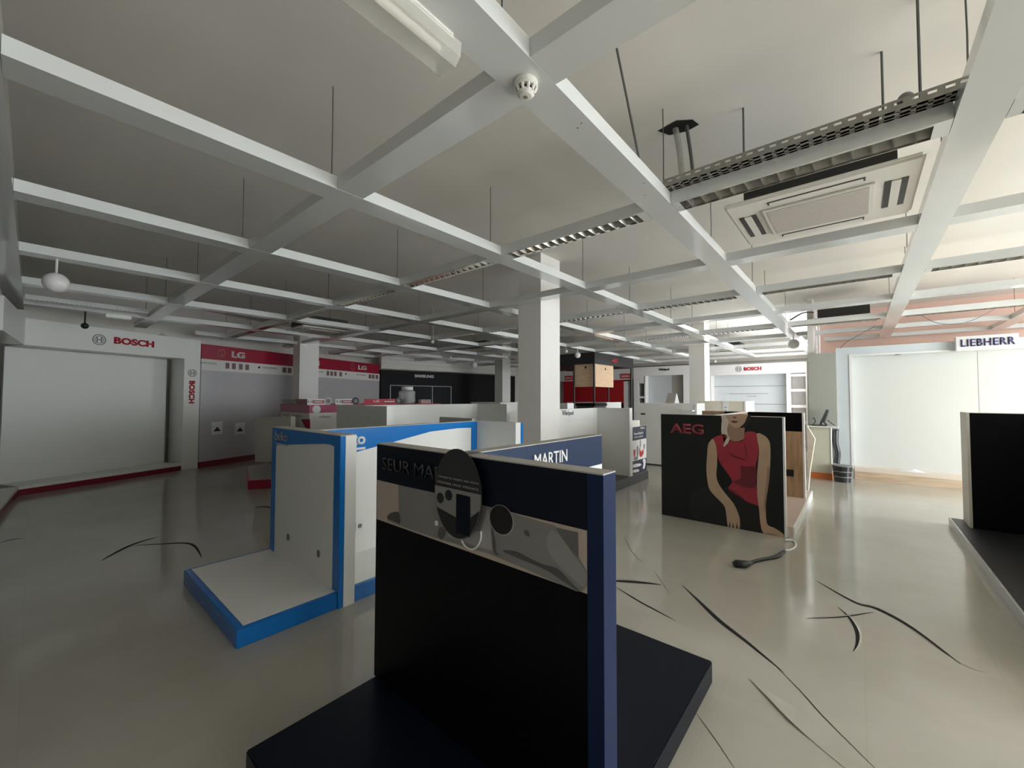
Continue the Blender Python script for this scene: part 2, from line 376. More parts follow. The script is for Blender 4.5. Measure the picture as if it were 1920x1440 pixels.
crack([(1225, 1070), (1240, 1090), (1256, 1115)], 0.004)

# ---------------------------------------------------------------- suspended grid
UXd, UYd = Vector((1, 0, 0)), Vector((0, 1, 0))
GZ0, GZ1, BW = 3.0, 3.085, 0.19
AX = [5.5, 3.85, 2.17, 0.49, -1.1, -2.74, -4.45, -6.2, -7.95, -9.7, -11.45, -13.1]
RY = [1.385, 3.03, 4.67, 6.3, 7.93, 9.58, 11.2, 12.85, 14.5, 16.1]
def leftx(y):
    pts = [(-10.35, -0.5), (-11.6, 2.4), (-13.95, 8.35), (-13.0, 13.9), (-13.0, 17.0)]
    for (x0, y0), (x1, y1) in zip(pts[:-1], pts[1:]):
        if y0 <= y <= y1: return x0+(x1-x0)*(y-y0)/(y1-y0)
    return -13
ords = ['second', 'third', 'fourth', 'fifth', 'sixth', 'seventh', 'eighth', 'ninth']
for i, x in enumerate(AX):
    y0 = -0.12; y1 = 12.68 if x > -0.8 else 16.55
    if x < -11: 
        ys = [y for y in [0.05*k for k in range(0, 332)] if leftx(y) < x-0.12]
        y0, y1 = min(ys), max(ys)
    if i == 4: lab = 'white long ceiling beam carrying the smoke detector, running away from the camera'
    elif i < 4: lab = 'white long ceiling beam, %s to the right of the smoke detector beam' % ['', 'first', 'second', 'third', 'fourth'][4-i]
    else: lab = 'white long ceiling beam, %s to the left of the smoke detector beam' % (['first']+ords)[i-5]
    b = bx(x-BW/2, x+BW/2, y0, y1, GZ0, GZ1)
    o = obj('ceiling_beam', b, BEAM); tag(o, lab, 'ceiling beam', 'long beams of the suspended ceiling grid')
def beam_of(x): return [o for o in COL.objects if o.name.startswith('ceiling_beam') and o.parent is None and abs(sum(v.co.x for v in o.data.vertices)/8-x) < 0.05][0]
for (px, py) in ((1083, 240), (1090, 231), (1209, 366), (1207, 343)):
    p = PZ(px, py, GZ0); b = bmesh.new(); disc(b, (p.x, p.y, GZ0-0.0003), UXd, UYd, 0.004, -0.0006, 10); obj('screw_hole', b, BLACK, beam_of(-1.1))
LOUV = {1, 3, 5, 7}
def fixture_proto(L):
    """louvred strip light, L long, centred on x, hanging in a row of the grid"""
    r = thing('louvred_light', (0, 0, 0), None, None)
    w = 0.085; hb = bmesh.new()
    box(hb, 0, L, -w, -w+0.004, GZ0, GZ1); box(hb, 0, L, w-0.004, w, GZ0, GZ1)
    box(hb, 0, L, -w, w, GZ1, GZ1+0.004)
    box(hb, 0, L, -w+0.004, -0.074, GZ0, GZ0+0.003); box(hb, 0, L, 0.074, w-0.004, GZ0, GZ0+0.003)
    box(hb, 0, 0.05, -0.074, 0.074, GZ0, GZ0+0.003); box(hb, L-0.07, L, -0.074, 0.074, GZ0, GZ0+0.003)
    obj('housing', hb, BEAM, r)
    rb = bmesh.new()
    vs = [rb.verts.new(p) for p in ((0.05, -0.074, GZ0+0.004), (L-0.07, -0.074, GZ0+0.004), (L-0.07, -0.03, GZ1-0.01), (0.05, -0.03, GZ1-0.01), (L-0.07, 0.03, GZ1-0.01), (0.05, 0.03, GZ1-0.01), (L-0.07, 0.074, GZ0+0.004), (0.05, 0.074, GZ0+0.004))]
    for f in ((0, 1, 2, 3), (3, 2, 4, 5), (5, 4, 6, 7)): rb.faces.new([vs[k] for k in f])
    obj('reflector', rb, STEEL, r)
    lb = bmesh.new(); n = 14
    box(lb, 0.05, L-0.07, -0.074, -0.071, GZ0-0.004, GZ0+0.012); box(lb, 0.05, L-0.07, 0.071, 0.074, GZ0-0.004, GZ0+0.012)
    for k in range(n):
        xx = 0.06+(L-0.14)*(k+0.5)/n
        vs = [lb.verts.new(p) for p in ((xx, -0.071, GZ0+0.001), (xx, 0.071, GZ0+0.001), (xx-0.018, 0.071, GZ0+0.035), (xx-0.018, -0.071, GZ0+0.035), (xx+0.018, 0.071, GZ0+0.035), (xx+0.018, -0.071, GZ0+0.035))]
        lb.faces.new([vs[q] for q in (0, 1, 2, 3)]); lb.faces.new([vs[q] for q in (0, 1, 4, 5)])
    obj('louvre', lb, CHROME, r)
    return r
FL = 1.65-BW-0.01
proto = fixture_proto(FL); first = True
rowname = ['nearest', 'second', 'third', 'fourth', 'fifth', 'sixth', 'seventh', 'eighth', 'ninth', 'tenth']
for j, y in enumerate(RY):
    xl = leftx(y)+0.02; xr = WINX-0.06
    if y > 12.75: xr = -0.82
    row = thing('cross_beam', ((xl+xr)/2, y, GZ0), 'white cross beam of the ceiling grid, %s row from the camera' % rowname[j], 'ceiling beam', 'cross beams of the suspended ceiling grid')
    xs = sorted([a for a in AX if xl+0.1 < a < xr-0.1]); bounds = [xl]+xs+[xr]
    for k in range(len(bounds)-1):
        a = bounds[k]+(BW/2 if k > 0 else 0); c = bounds[k+1]-(BW/2 if k < len(bounds)-2 else 0)
        if c-a < 0.05: continue
        if j in LOUV and c-a > 1.4 and c < 2.2:
            f = proto if first else copy_tree(proto); first = False
            f.location = (a+0.003, y, 0); sc = (c-a-0.006)/FL; f.scale = (sc, 1, 1)
            if bounds[k] == -1.1: w_ = 'cell right of the smoke detector beam'
            elif bounds[k+1] == -1.1: w_ = 'cell left of the smoke detector beam'
            else:
                q = AX.index(bounds[k+1]) if bounds[k+1] in AX else 0
                w_ = '%d cells left of the smoke detector beam' % (q-3) if q > 4 else '%d cells right of the smoke detector beam' % (4-q)
            tag(f, 'louvred strip light, %s row, %s' % (rowname[j], w_), 'ceiling light', 'louvred strip lights in the ceiling grid')
            continue
        obj('beam_segment', bx(a+0.001, c-0.001, y-BW/2, y+BW/2, GZ0+0.001, GZ1-0.001), BEAM, row)
    if not row.children: bpy.data.objects.remove(row)
# edge trim of the grid along the near side
st('trim_1', bx(-10.3, WINX-0.05, -0.30, -0.122, GZ0, GZ1+0.1), BEAM)
st('trim_2', bx(-0.6, WINX-0.05, 12.56, 12.74, GZ0+0.003, GZ1-0.003), BEAM)
# suspension wires
wp = bmesh.new(); tube(wp, [(0, 0, GZ1), (0.003, 0, (GZ1+SLABZ)/2), (0, 0, SLABZ)], 0.004, 5)
w0 = obj('suspension_wire', wp, WIRE); firstw = True
for i, x in enumerate(AX):
    for j, y in enumerate(RY[:8]):
        if x > 2.5 or x-0.2 < leftx(y)+0.1 or y > 12.3 and x > -0.8: continue
        if -4.2 < x < -3.3 and 4.5 < y < 5.3: continue
        w = w0 if firstw else w0.copy()
        if not firstw: COL.objects.link(w)
        firstw = False
        w.location = (x+0.06*(1 if (i+j) % 2 else -1)*0.8, y-0.09-(0.0 if j else 0.02), 0)
        tag(w, 'thin steel suspension wire from the slab down to a ceiling beam crossing', 'wire', 'suspension wires of the ceiling grid')
def rod(x, y, z0, label, r=0.007, z1=SLABZ, lean=(0, 0)):
    b = bmesh.new(); tube(b, [(x+lean[0], y+lean[1], z0), (x, y, z1)], r, 6)
    tag(obj('threaded_rod', b, WIRE), label, 'rod', 'rods holding the cable tray and beams')
rod(-1.07, 2.22, GZ1, 'thick dark hanger rod just beyond the smoke detector', lean=(0.05, 0.22))
rod(-0.60, 3.31, 3.17, 'short dark rod dropping to the cable tray near the slab hole')
rod(0.15, 3.31, 3.17, 'dark rod dropping to the middle of the cable tray')
rod(0.28, 2.98, 3.05, 'longest dark rod crossing in front of the cable tray')
rod(0.62, 3.02, 3.10, 'dark rod at the right end of the cable tray')

# columns
for (x, y, lab) in ((-3.5, 4.76, 'wide white square column in the middle, nearest to the camera'), (-11.2, 4.54, 'white square column in front of the red banded wall on the left'),
                    (-10.91, 12.25, 'distant narrow column at the right end of the black display wall'), (-3.27, 12.2, 'white square column between the two far white counters')):
    tag(obj('column', bx(x-0.42, x, y+0.003, y+0.5, 0, SLABZ), COLM), lab, 'column', 'square columns of the shop floor')

# ================================================================ CEILING THINGS
# smoke detector
c = (-1.10, 1.385)
t = thing('smoke_detector', (c[0], c[1], GZ0), 'round white smoke detector under the nearest crossing of the ceiling grid', 'smoke detector')
b = bmesh.new(); lathe(b, (c[0], c[1], 0), [(0.052, GZ0), (0.054, GZ0-0.004), (0.054, GZ0-0.026), (0.048, GZ0-0.030)], 32); obj('base', b, PLASTIC, t, smooth=False)
b = bmesh.new(); lathe(b, (c[0], c[1], 0), [(0.030, GZ0-0.030), (0.028, GZ0-0.046)], 24); obj('vent_core', b, BLACK, t)
b = bmesh.new()
for k in range(10):
    a = 2*math.pi*k/10; ca, sa = math.cos(a), math.sin(a)
    tube(b, [(c[0]+0.044*ca, c[1]+0.044*sa, GZ0-0.029), (c[0]+0.036*ca, c[1]+0.036*sa, GZ0-0.050)], 0.0065, 6)
obj('vent_ribs', b, PLASTIC, t)
b = bmesh.new(); lathe(b, (c[0], c[1], 0), [(0.038, GZ0-0.046), (0.037, GZ0-0.054), (0.026, GZ0-0.064), (0.012, GZ0-0.066)], 32); obj('cap', b, PLASTIC, t)
b = bmesh.new(); lathe(b, (c[0], c[1], 0), [(0.010, GZ0-0.0655), (0.008, GZ0-0.069)], 16); obj('sensor', b, MGREY, t)

# batten lamp beside the smoke detector beam
t = thing('batten_lamp', (-1.23, 0.5, 2.93), 'white batten lamp with a clear cover at the top edge of the photo', 'ceiling light')
obj('body', bx(-1.30, -1.16, -0.20, 1.02, 2.985, 3.04), PLASTIC, t, bevel=0.006)
b = bmesh.new(); pr = [(-1.305, 2.985), (-1.30, 2.93), (-1.27, 2.905), (-1.19, 2.905), (-1.16, 2.93), (-1.155, 2.985)]
lo = [b.verts.new((x, -0.22, z)) for x, z in pr]; hi = [b.verts.new((x, 1.05, z)) for x, z in pr]
b.faces.new(lo); b.faces.new(hi[::-1])
for k in range(len(pr)-1): b.faces.new((lo[k], lo[k+1], hi[k+1], hi[k]))
bmesh.ops.recalc_face_normals(b, faces=list(b.faces)); obj('cover', b, mat('milky_cover', (0.75, 0.74, 0.68), 0.25, alpha=0.45, noise=0.1), t)
b = bmesh.new(); tube(b, [(-1.205, -0.18, 2.945), (-1.205, 0.98, 2.945)], 0.014, 12); obj('tube', b, mat('frosted_tube', (0.9, 0.84, 0.72), 0.3), t, smooth=True)

# ceiling cassettes
def cassette(cx, cy, z, L, Wd, label, rotate=False):
    t = thing('ceiling_cassette', (cx, cy, z), label, 'air conditioner', 'ceiling cassette air conditioners')
    def B(bm, u0, u1, v0, v1, z0, z1):
        if rotate: return box(bm, cx+v0, cx+v1, cy+u0, cy+u1, z0, z1)
        return box(bm, cx+u0, cx+u1, cy+v0, cy+v1, z0, z1)
    h, w = L/2, Wd/2
    obj('panel', B(bmesh.new(), -h, h, -w, w, z, z+0.035), PLASTIC, t, bevel=0.03)
    obj('casing', B(bmesh.new(), -h*0.78, h*0.78, -w*0.8, w*0.8, z+0.036, z+0.27), BLACK, t)
    f = B(bmesh.new(), -h*0.60, h*0.60, -w*0.60, w*0.60, z-0.014, z-0.001); obj('grille_frame', f, PLASTIC, t, bevel=0.008)
    obj('grille', B(bmesh.new(), -h*0.54, h*0.54, -w*0.53, w*0.53, z-0.017, z-0.0145), GRILLE, t)
    for s in (-1, 1):
        obj('air_outlet', B(bmesh.new(), -h*0.5, h*0.5, s*w*0.78-0.028, s*w*0.78+0.028, z-0.003, z+0.001), BLACK, t)
        obj('vane', B(bmesh.new(), -h*0.48, h*0.48, s*w*0.78-0.019, s*w*0.78+0.019, z-0.007, z-0.0035), PLASTIC, t)
        for q in (0.71, 0.86):
            obj('air_outlet', B(bmesh.new(), s*h*q-0.018, s*h*q+0.018, -w*0.5, w*0.5, z-0.003, z+0.001), BLACK, t)
        obj('vane', B(bmesh.new(), s*h*0.785-0.024, s*h*0.785+0.024, -w*0.48, w*0.48, z-0.007, z-0.0035), PLASTIC, t)
    return t
cassette(-0.21, 3.88, 3.04, 1.10, 0.98, 'large white ceiling cassette air conditioner below the cable tray, nearest one')
cassette(-0.19, 10.35, 3.13, 1.0, 0.9, 'white ceiling cassette with black casing above the grey-green panel')
cassette(-9.2, 4.15, 3.06, 1.15, 1.0, 'dim white ceiling cassette in the left part of the grid near the red band', rotate=True)
cassette(-9.25, 9.55, 3.12, 0.95, 0.95, 'distant ceiling cassette in front of the black display wall', rotate=True)
cassette(-3.2, 14.9, 3.12, 0.95, 0.95, 'distant ceiling cassette in front of the far white wall units')

# slotted cable tray resting on the second cross beam row
t = thing('cable_tray', (-0.25, 3.0, 3.09), 'galvanised slotted cable tray lying along the second ceiling row on the right', 'cable tray')
b = bmesh.new(); X0, X1 = -1.02, 0.60; Y0, Y1 = 2.85, 2.945; Z0, Z1 = 3.088, 3.142
for yy in (Y0, Y1):
    box(b, X0, X1, yy, yy+0.003, Z0, Z0+0.026); box(b, X0, X1, yy, yy+0.003, Z1-0.014, Z1)
    n = 26
    for k in range(n+1):
        xx = X0+(X1-X0-0.028)*k/n; box(b, xx, xx+0.028, yy, yy+0.003, Z0+0.026, Z1-0.014)
for yy in (Y0+0.003, Y0+0.045, Y1-0.018): box(b, X0, X1, yy, yy+0.022, Z0, Z0+0.003)
for k in range(27): xx = X0+(X1-X0-0.040)*k/26; box(b, xx, xx+0.040, Y0+0.003, Y1, Z0, Z0+0.0025)
obj('tray', b, STEEL, t)
b = bmesh.new(); pts = [(X0+0.1+k*0.075, (Y0+Y1)/2+0.012*math.sin(k*1.7), Z0+0.016+0.004*math.sin(k)) for k in range(20)]
tube(b, pts, 0.012, 8); tag(obj('cable', b, BLACK, smooth=True), 'black cable lying in the slotted cable tray', 'cable')
b = bmesh.new(); bmesh.ops.create_uvsphere(b, u_segments=16, v_segments=10, radius=0.035, matrix=Matrix.Translation((0.22, 2.93, 3.17)))
tag(obj('junction_box', b, MGREY, smooth=True), 'small round grey junction box on top of the cable tray', 'junction box')
# hole broken in the slab, with conduits
b = bmesh.new(); hp = [(-1.17, 3.16), (-1.02, 3.13), (-0.92, 3.20), (-0.90, 3.29), (-1.0, 3.31), (-1.12, 3.27)]
flat(b, [Vector((x, y, SLABZ-0.001)) for x, y in hp], (0, 0, -1), 0.003); obj('hole', b, GAP, CEIL)
b = bmesh.new(); tube(b, smoothpts([(-1.06, 3.22, 3.74), (-1.03, 3.23, 3.55), (-1.01, 3.22, 3.35), (-0.97, 3.17, 3.20), (-0.92, 3.13, 3.12)], 5), 0.022, 10)
tag(obj('flexible_duct', b, mat('translucent_duct', (0.5, 0.49, 0.45), 0.3, alpha=0.6, noise=0.3, nscale=60), smooth=True), 'translucent flexible duct looping out of the hole in the slab', 'duct')
b = bmesh.new(); tube(b, smoothpts([(-0.98, 3.24, 3.74), (-0.94, 3.22, 3.45), (-0.90, 3.16, 3.13)], 5), 0.013, 8)
tag(obj('conduit', b, WIRE, smooth=True), 'dark cable conduit hanging straight from the hole in the slab', 'conduit')

# globe lamps
def hang_z(p): return GZ0 if min(abs(p.x-a) for a in AX) < 0.09 or min(abs(p.y-a) for a in RY) < 0.09 else SLABZ
def under_beam(px, py, z):
    p = PZ(px, py, z); a = min(AX, key=lambda q: abs(q-p.x)); q = PX(px, py, a)
    return q if 2.66 < q.z < 2.95 else p
def globe(px, py, z, r, label, stem=0.10):
    p = under_beam(px, py, z); t = thing('globe_lamp', p, label, 'lamp', 'globe lamps under the ceiling grid')
    b = bmesh.new(); bmesh.ops.create_uvsphere(b, u_segments=24, v_segments=16, radius=r, matrix=Matrix.Translation(p)); obj('shade', b, mat('opal_white', (0.80, 0.78, 0.76), 0.25, noise=0.02), t, smooth=True)
    b = bmesh.new(); tube(b, [(p.x, p.y, p.z+r*0.95), (p.x, p.y, hang_z(p))], 0.010, 8); obj('stem', b, PLASTIC, t)
globe(105, 530, 2.80, 0.10, 'white globe lamp at the far left under the ceiling grid')
globe(1083, 666, 2.80, 0.085, 'white globe lamp in front of the black kiosk canopy')
globe(1488, 645, 2.86, 0.11, 'white globe lamp right beside the long smoke detector beam')
globe(1270, 691, 2.76, 0.10, 'small distant globe lamp left of the far white column')
globe(304, 636, 2.86, 0.11, 'dim globe lamp in front of the left white header')
globe(889, 684, 2.80, 0.12, 'distant globe lamp above the black display wall')
def spot(px, py, z, label):
    p = under_beam(px, py, z); t = thing('spotlight', p, label, 'spotlight', 'small white spotlights under the ceiling grid')
    b = bmesh.new(); tube(b, [(p.x, p.y, p.z+0.02), (p.x, p.y, hang_z(p))], 0.005, 8); obj('bracket', b, PLASTIC, t)
    b = bmesh.new(); tube(b, [(p.x-0.03, p.y+0.03, p.z+0.02), (p.x+0.04, p.y-0.04, p.z-0.02)], [0.018, 0.036], 14); obj('head', b, PLASTIC, t)
spot(812, 640, 2.92, 'white spotlight left of the middle column, nearest of them')
spot(1062, 658, 2.92, 'white spotlight between the middle column and the globe lamp')
spot(846, 670, 2.92, 'tiny distant spotlight left of the black wall lettering')
spot(1340, 677, 2.92, 'white spotlight right of the far white column')
spot(1312, 668, 2.92, 'white spotlight at the top of the far white column')
# left corner: narrow louvre, emergency lamp, dome camera
b = bmesh.new(); p0 = PZ(55, 553, 3.03)
box(b, -9.25, -9.17, -0.10, 1.25, 3.02, 3.08); t = obj('slim_light', b, BEAM); tag(t, 'slim dark louvred light running along the left end of the grid', 'ceiling light')
b = bmesh.new()
for k in range(26): box(b, -9.245, -9.175, -0.07+k*0.05, -0.062+k*0.05, 3.005, 3.02)
obj('louvre', b, CHROME, t)
p = PZ(227, 592, 2.95); t = tag(obj('emergency_lamp', bx(-9.78, -9.64, p.y-0.16, p.y+0.16, 2.94, 2.999), mat('emergency_plastic', (0.95, 0.94, 0.85), 0.3), bevel=0.008), 'small white emergency lamp under the left end of the grid', 'emergency lamp')
p = under_beam(159, 611, 2.84); b = bmesh.new(); bmesh.ops.create_uvsphere(b, u_segments=14, v_segments=8, radius=0.05, matrix=Matrix.Translation(p)); t = obj('dome_camera', b, BLACK, smooth=True); tag(t, 'small black dome camera above the left white header', 'camera')
b = bmesh.new(); tube(b, [(p.x, p.y, p.z+0.04), (p.x, p.y, hang_z(p))], 0.012, 8); obj('stem', b, BLACK, t)
# loose wires on the right
def wire(name, pts, r, m, label, cat='cable', n=8):
    b = bmesh.new(); tube(b, smoothpts(pts, n), r, 6); return tag(obj(name, b, m, smooth=True), label, cat)
wire('loose_wire', [PY(1574, 655, 10.62), PY(1590, 640, 10.5), PY(1640, 612, 10.2)], 0.006, MGREY, 'thin grey wire hanging from the ceiling over the left corner of the big white unit')
wire('loose_wire', [PY(1725, 590, 9.5), PY(1760, 606, 9.5), PY(1810, 605, 9.5), PY(1865, 580, 9.5)], 0.006, MGREY, 'thin grey wire sagging between ceiling beams at the right')
wire('loose_cable', [PY(1482, 600, 9.7), PY(1505, 587, 9.7), PY(1525, 586, 9.9)], 0.014, BLACK, 'thick black cable entering the cassette above the grey-green panel')

# ================================================================ DISPLAY UNITS
UX, UY, UZ = Vector((1, 0, 0)), Vector((0, 1, 0)), Vector((0, 0, 1))
def pplate(name, px, Y, m, parent, off, th=0.0012, smooth=0):
    """printed patch on a panel facing the camera (plane Y)"""
    pts = curved(px, smooth) if smooth else px
    b = bmesh.new(); flat(b, [PY(x, y, Y-off) for x, y in pts], (0, -1, 0), th)
    return obj(name, b, m, parent)

# ---- navy unit in front
t = thing('display_stand', (-1.32, 1.5, 0), 'black and navy T-shaped display stand nearest to the camera, with a grey photo strip', 'display stand')
obj('platform', bx(-1.985, -0.655, 0.62, 2.52, 0, 0.12), [NAVY], t, bevel=0.006)
YF = 1.22
obj('front_panel', bx(-1.99, -0.70, YF, 1.30, 0.12, 1.345), BLACKB, t)
obj('end_board', bx(-0.70, -0.64, YF-0.004, 1.304, 0.0, 1.345), NAVYE, t)
obj('left_edge', bx(-1.995, -1.99, YF, 1.30, 0.12, 1.345), BLACKB, t)
obj('top_edge', bx(-1.995, -0.64, YF-0.004, 1.304, 1.345, 1.35), TOPGREY, t)
obj('header_band', bx(-1.99, -0.701, YF-0.0035, YF-0.0005, 1.155, 1.345), NAVY, t)
strip = obj('photo_strip', bx(-1.985, -0.702, YF-0.003, YF-0.0005, 0.945, 1.154), PTAN, t)
Z2 = lambda u, v: (680+u/3.84, 790+v/3.84)
pplate('print_figure', [Z2(*p) for p in ((258, 458), (508, 512), (850, 600), (1050, 655), (1380, 750), (1440, 800), (1560, 985), (1620, 1090), (1618, 1180), (1580, 1225), (1540, 1222), (1300, 1120), (1180, 1065), (900, 950), (560, 850), (300, 762), (180, 715), (200, 660), (262, 650))], YF, PG1, strip, 0.0035)
pplate('print_hand', [Z2(*p) for p in ((178, 700), (190, 668), (230, 652), (262, 660), (270, 735), (230, 720))], YF, PG2, strip, 0.0052, smooth=3)
pplate('print_backdrop', [Z2(*p) for p in ((1390, 765), (1550, 800), (1555, 985), (1500, 930), (1440, 840))], YF, mat('print_backdrop_m', (0.136, 0.131, 0.128), 0.4, noise=0.2), strip, 0.0052)
pplate('print_fold', [Z2(*p) for p in ((560, 760), (600, 790), (575, 850), (540, 820))], YF, PG2, strip, 0.0052, smooth=3)
pplate('print_fold', [Z2(*p) for p in ((930, 760), (955, 860), (962, 940), (985, 965), (945, 945), (935, 860))], YF, PG2, strip, 0.0052, smooth=3)
pplate('print_fold', [Z2(*p) for p in ((1010, 935), (1100, 935), (1200, 985), (1300, 1030), (1400, 1060), (1500, 1160), (1560, 1225), (1440, 1150), (1330, 1075), (1180, 1010))], YF, PG2, strip, 0.0052, smooth=3)
pplate('print_sleeve', [Z2(*p) for p in ((1340, 800), (1400, 800), (1540, 985), (1610, 1100), (1590, 1190), (1500, 1120), (1380, 1000), (1330, 900))], YF, mat('print_sleeve_m', (0.294, 0.285, 0.266), 0.35, noise=0.1), strip, 0.0052, smooth=4)
pplate('print_light_area', [Z2(*p) for p in ((610, 760), (700, 800), (850, 790), (905, 620), (920, 760), (935, 930), (760, 880), (620, 830))], YF, PG3, strip, 0.0052)
pplate('print_fold', [Z2(*p) for p in ((1160, 790), (1190, 790), (1200, 825), (1180, 822))], YF, PG2, strip, 0.0066, smooth=3)
b = bmesh.new(); disc(b, PY(*Z2(533, 733), YF-0.006), UX, UZ, 0.012, 0.002); obj('print_button', b, PAPER, strip)
cc = PY(*Z2(998, 712), YF-0.0068)
b = bmesh.new(); disc(b, cc, UX, UZ, 0.066, 0.001, rz=0.060); obj('print_rim', b, PG3, strip)
b = bmesh.new(); disc(b, cc+Vector((0, -0.0015, 0.002)), UX, UZ, 0.060, 0.001, rz=0.056); obj('print_lens', b, GAP, strip)
b = bmesh.new(); pts = smoothpts([PY(*Z2(u, v), YF-0.010) for u, v in ((702, 800), (715, 860), (740, 900), (785, 922), (825, 900), (850, 850), (853, 790))], 5); tube(b, pts, 0.004, 6); obj('print_chain', b, PAPER, strip)
LIT_LETTERS = mat('painted_lit_letters', (0.80, 0.80, 0.80), 0.3)  # non-metal colour brightened to carry the shine of lit metal letters
DIM_LETTERS = mat('shaded_chrome_letters', (0.10, 0.10, 0.11), 0.12, metal=1.0)  # chrome darkened in its colour for the dim letters on the front
text('lettering', 'SEUR MARTIN', (-1.925, YF-0.006, 1.22), UX, 0.66, 0.062, DIM_LETTERS, t, depth=0.006, bold=-0.008)
# side wing with the lettering
XW = -1.33
obj('side_panel', bx(-1.40, XW, 1.304, 2.50, 0.12, 1.345), NAVY, t)
obj('side_top_edge', bx(-1.40, XW+0.003, 1.304, 2.503, 1.345, 1.35), TOPGREY, t)
obj('side_band', bx(XW, XW+0.003, 1.304, 2.503, 1.155, 1.345), NAVYB, t)
obj('side_white_panel', bx(XW, XW+0.003, 1.304, 2.503, 0.46, 1.154), PAPER, t)
text('lettering', 'MARTIN', (XW+0.004, 1.74, 1.225), UY, 0.32, 0.07, LIT_LETTERS, t, depth=0.008)
# round swing tag taped over the top
tc_ = PY(858, 925, YF-0.03)
t = thing('round_tag', tc_, 'dark round cardboard tag with a photo, taped over the edge of the front stand', 'advertising tag')
b = bmesh.new(); disc(b, tc_, UX, UZ, 0.148, 0.004, 40, rz=0.19); obj('card', b, mat('tag_dark', (0.018, 0.019, 0.018), 0.3, noise=0.1), t)
b = bmesh.new(); pts = []
for k in range(41):
    a = math.radians(175)+math.radians(190)*k/40; pts.append(tc_+UX*math.cos(a)*0.145+UZ*math.sin(a)*0.187+Vector((0, -0.0042, 0)))
flat(b, pts, (0, -1, 0), 0.001); obj('tag_photo', b, PG1, t)
b = bmesh.new(); pts = []
for k in range(21):
    a = math.radians(205)+math.radians(140)*k/20; pts.append(tc_+UX*math.cos(a)*0.144+UZ*math.sin(a)*0.186+Vector((0, -0.0055, 0)))
pts += [tc_+UX*0.05+UZ*-0.11+Vector((0, -0.0055, 0))]
flat(b, pts, (0, -1, 0), 0.001); obj('tag_shadow_print', b, BLACK, t)
b = bmesh.new(); bar(b, tc_+Vector((0, -0.0068, 0)), UX, UZ, 0.0, 0.085, -0.165, 0.0, 0.001); obj('tag_appliance', b, NAVY, t)
for dx, dz in ((-0.105, -0.035), (-0.05, -0.015)):
    b = bmesh.new(); disc(b, tc_+UX*dx+UZ*dz+Vector((0, -0.0068, 0)), UX, UZ, 0.023, 0.001); obj('tag_knob', b, BLACK, t)
text('tag_text', 'mnoprtu nopm aes tioru', tc_+UX*-0.12+UZ*0.052+Vector((0, -0.0045, 0)), UX, 0.25, 0.013, TXTG, t, depth=0.0008)
text('tag_text', 'rtionea mus ntioera', tc_+UX*-0.13+UZ*0.03+Vector((0, -0.0045, 0)), UX, 0.26, 0.012, TXTG, t, depth=0.0008)
b = bmesh.new(); box(b, tc_.x-0.035, tc_.x+0.03, YF-0.012, YF-0.008, 1.27, 1.353); box(b, tc_.x-0.035, tc_.x+0.03, YF-0.012, YF+0.09, 1.352, 1.354); obj('tape', b, mat('grey_tape', (0.10, 0.105, 0.09), 0.3), t)

# ---- blue and white unit
t = thing('display_stand', (-3.7, 2.4, 0), 'white and blue display stand with an open base, behind the navy one to the left', 'display stand')
b = bmesh.new(); box(b, -4.42, -3.03, 0.88, 3.75, 0, 0.118); obj('platform', b, BLUE, t, bevel=0.004)
obj('platform_top', bx(-4.385, -3.065, 0.925, 3.73, 0.1185, 0.122), WHITE, t)
obj('front_panel', bx(-4.38, -3.04, 1.54, 1.60, 0.122, 1.30), WHITE, t)
obj('end_board', bx(-3.039, -3.02, 1.537, 1.575, 0.0, 1.30), BLUE, t)
obj('white_post', bx(-3.039, -3.017, 1.5755, 1.665, 0.0, 1.30), WHITE, t)
obj('post_back', bx(-3.66, -3.04, 1.601, 1.665, 0.122, 1.30), WHITE, t)
obj('frame_top', flat(bmesh.new(), [(x, 1.537, z) for x, z in ((-4.385, 1.12), (-4.29, 1.12), (-4.275, 1.135), (-3.95, 1.165), (-3.3, 1.222), (-3.20, 1.225), (-3.116, 1.215), (-3.022, 1.215), (-3.022, 1.30), (-4.385, 1.30))], (0, -1, 0), 0.003), BLUE, t)
b = bmesh.new(); box(b, -4.385, -4.29, 1.534, 1.538, 0.122, 1.1195); obj('frame_left', b, BLUE, t)
b = bmesh.new(); box(b, -3.116, -3.022, 1.534, 1.538, 0.122, 1.2145); obj('frame_right', b, BLUE, t)
obj('top_edge', bx(-4.385, -3.018, 1.534, 1.665, 1.30, 1.306), mat('beige_edge', (0.55, 0.52, 0.46), 0.5), t)
SILV = mat('silver_letters', (0.40, 0.45, 0.50), 0.3, metal=0.6)
text('lettering', 'beko', (-4.28, 1.53, 1.185), UX, 0.28, 0.09, SILV, t, depth=0.005, bold=0.01)
obj('underline', bx(-4.28, -4.0, 1.53, 1.535, 1.145, 1.158), mat('pale_line', (0.6, 0.62, 0.62), 0.4), t)
XL = -3.66
obj('long_panel', bx(-3.74, XL, 1.666, 3.63, 0.122, 1.30), WHITE, t)
obj('long_top_edge', bx(-3.74, XL+0.003, 1.666, 3.72, 1.30, 1.306), mat('beige_edge', (0.55, 0.52, 0.46), 0.5), t)
b = bmesh.new(); flat(b, [(XL+0.001, y, z) for y, z in ((1.73, 1.30), (1.73, 1.03), (2.9, 1.215), (3.30, 1.23), (3.53, 1.225), (3.53, 0.2), (3.63, 0.2), (3.63, 1.30))], (1, 0, 0), 0.003); obj('blue_frame', b, BLUE, t)
text('lettering', 'beko', (XL+0.005, 1.80, 1.145), UY, 0.305, 0.11, PAPER, t, depth=0.006, bold=0.03)
obj('underline', bx(XL+0.005, XL+0.011, 1.80, 2.105, 1.095, 1.117), PAPER, t)
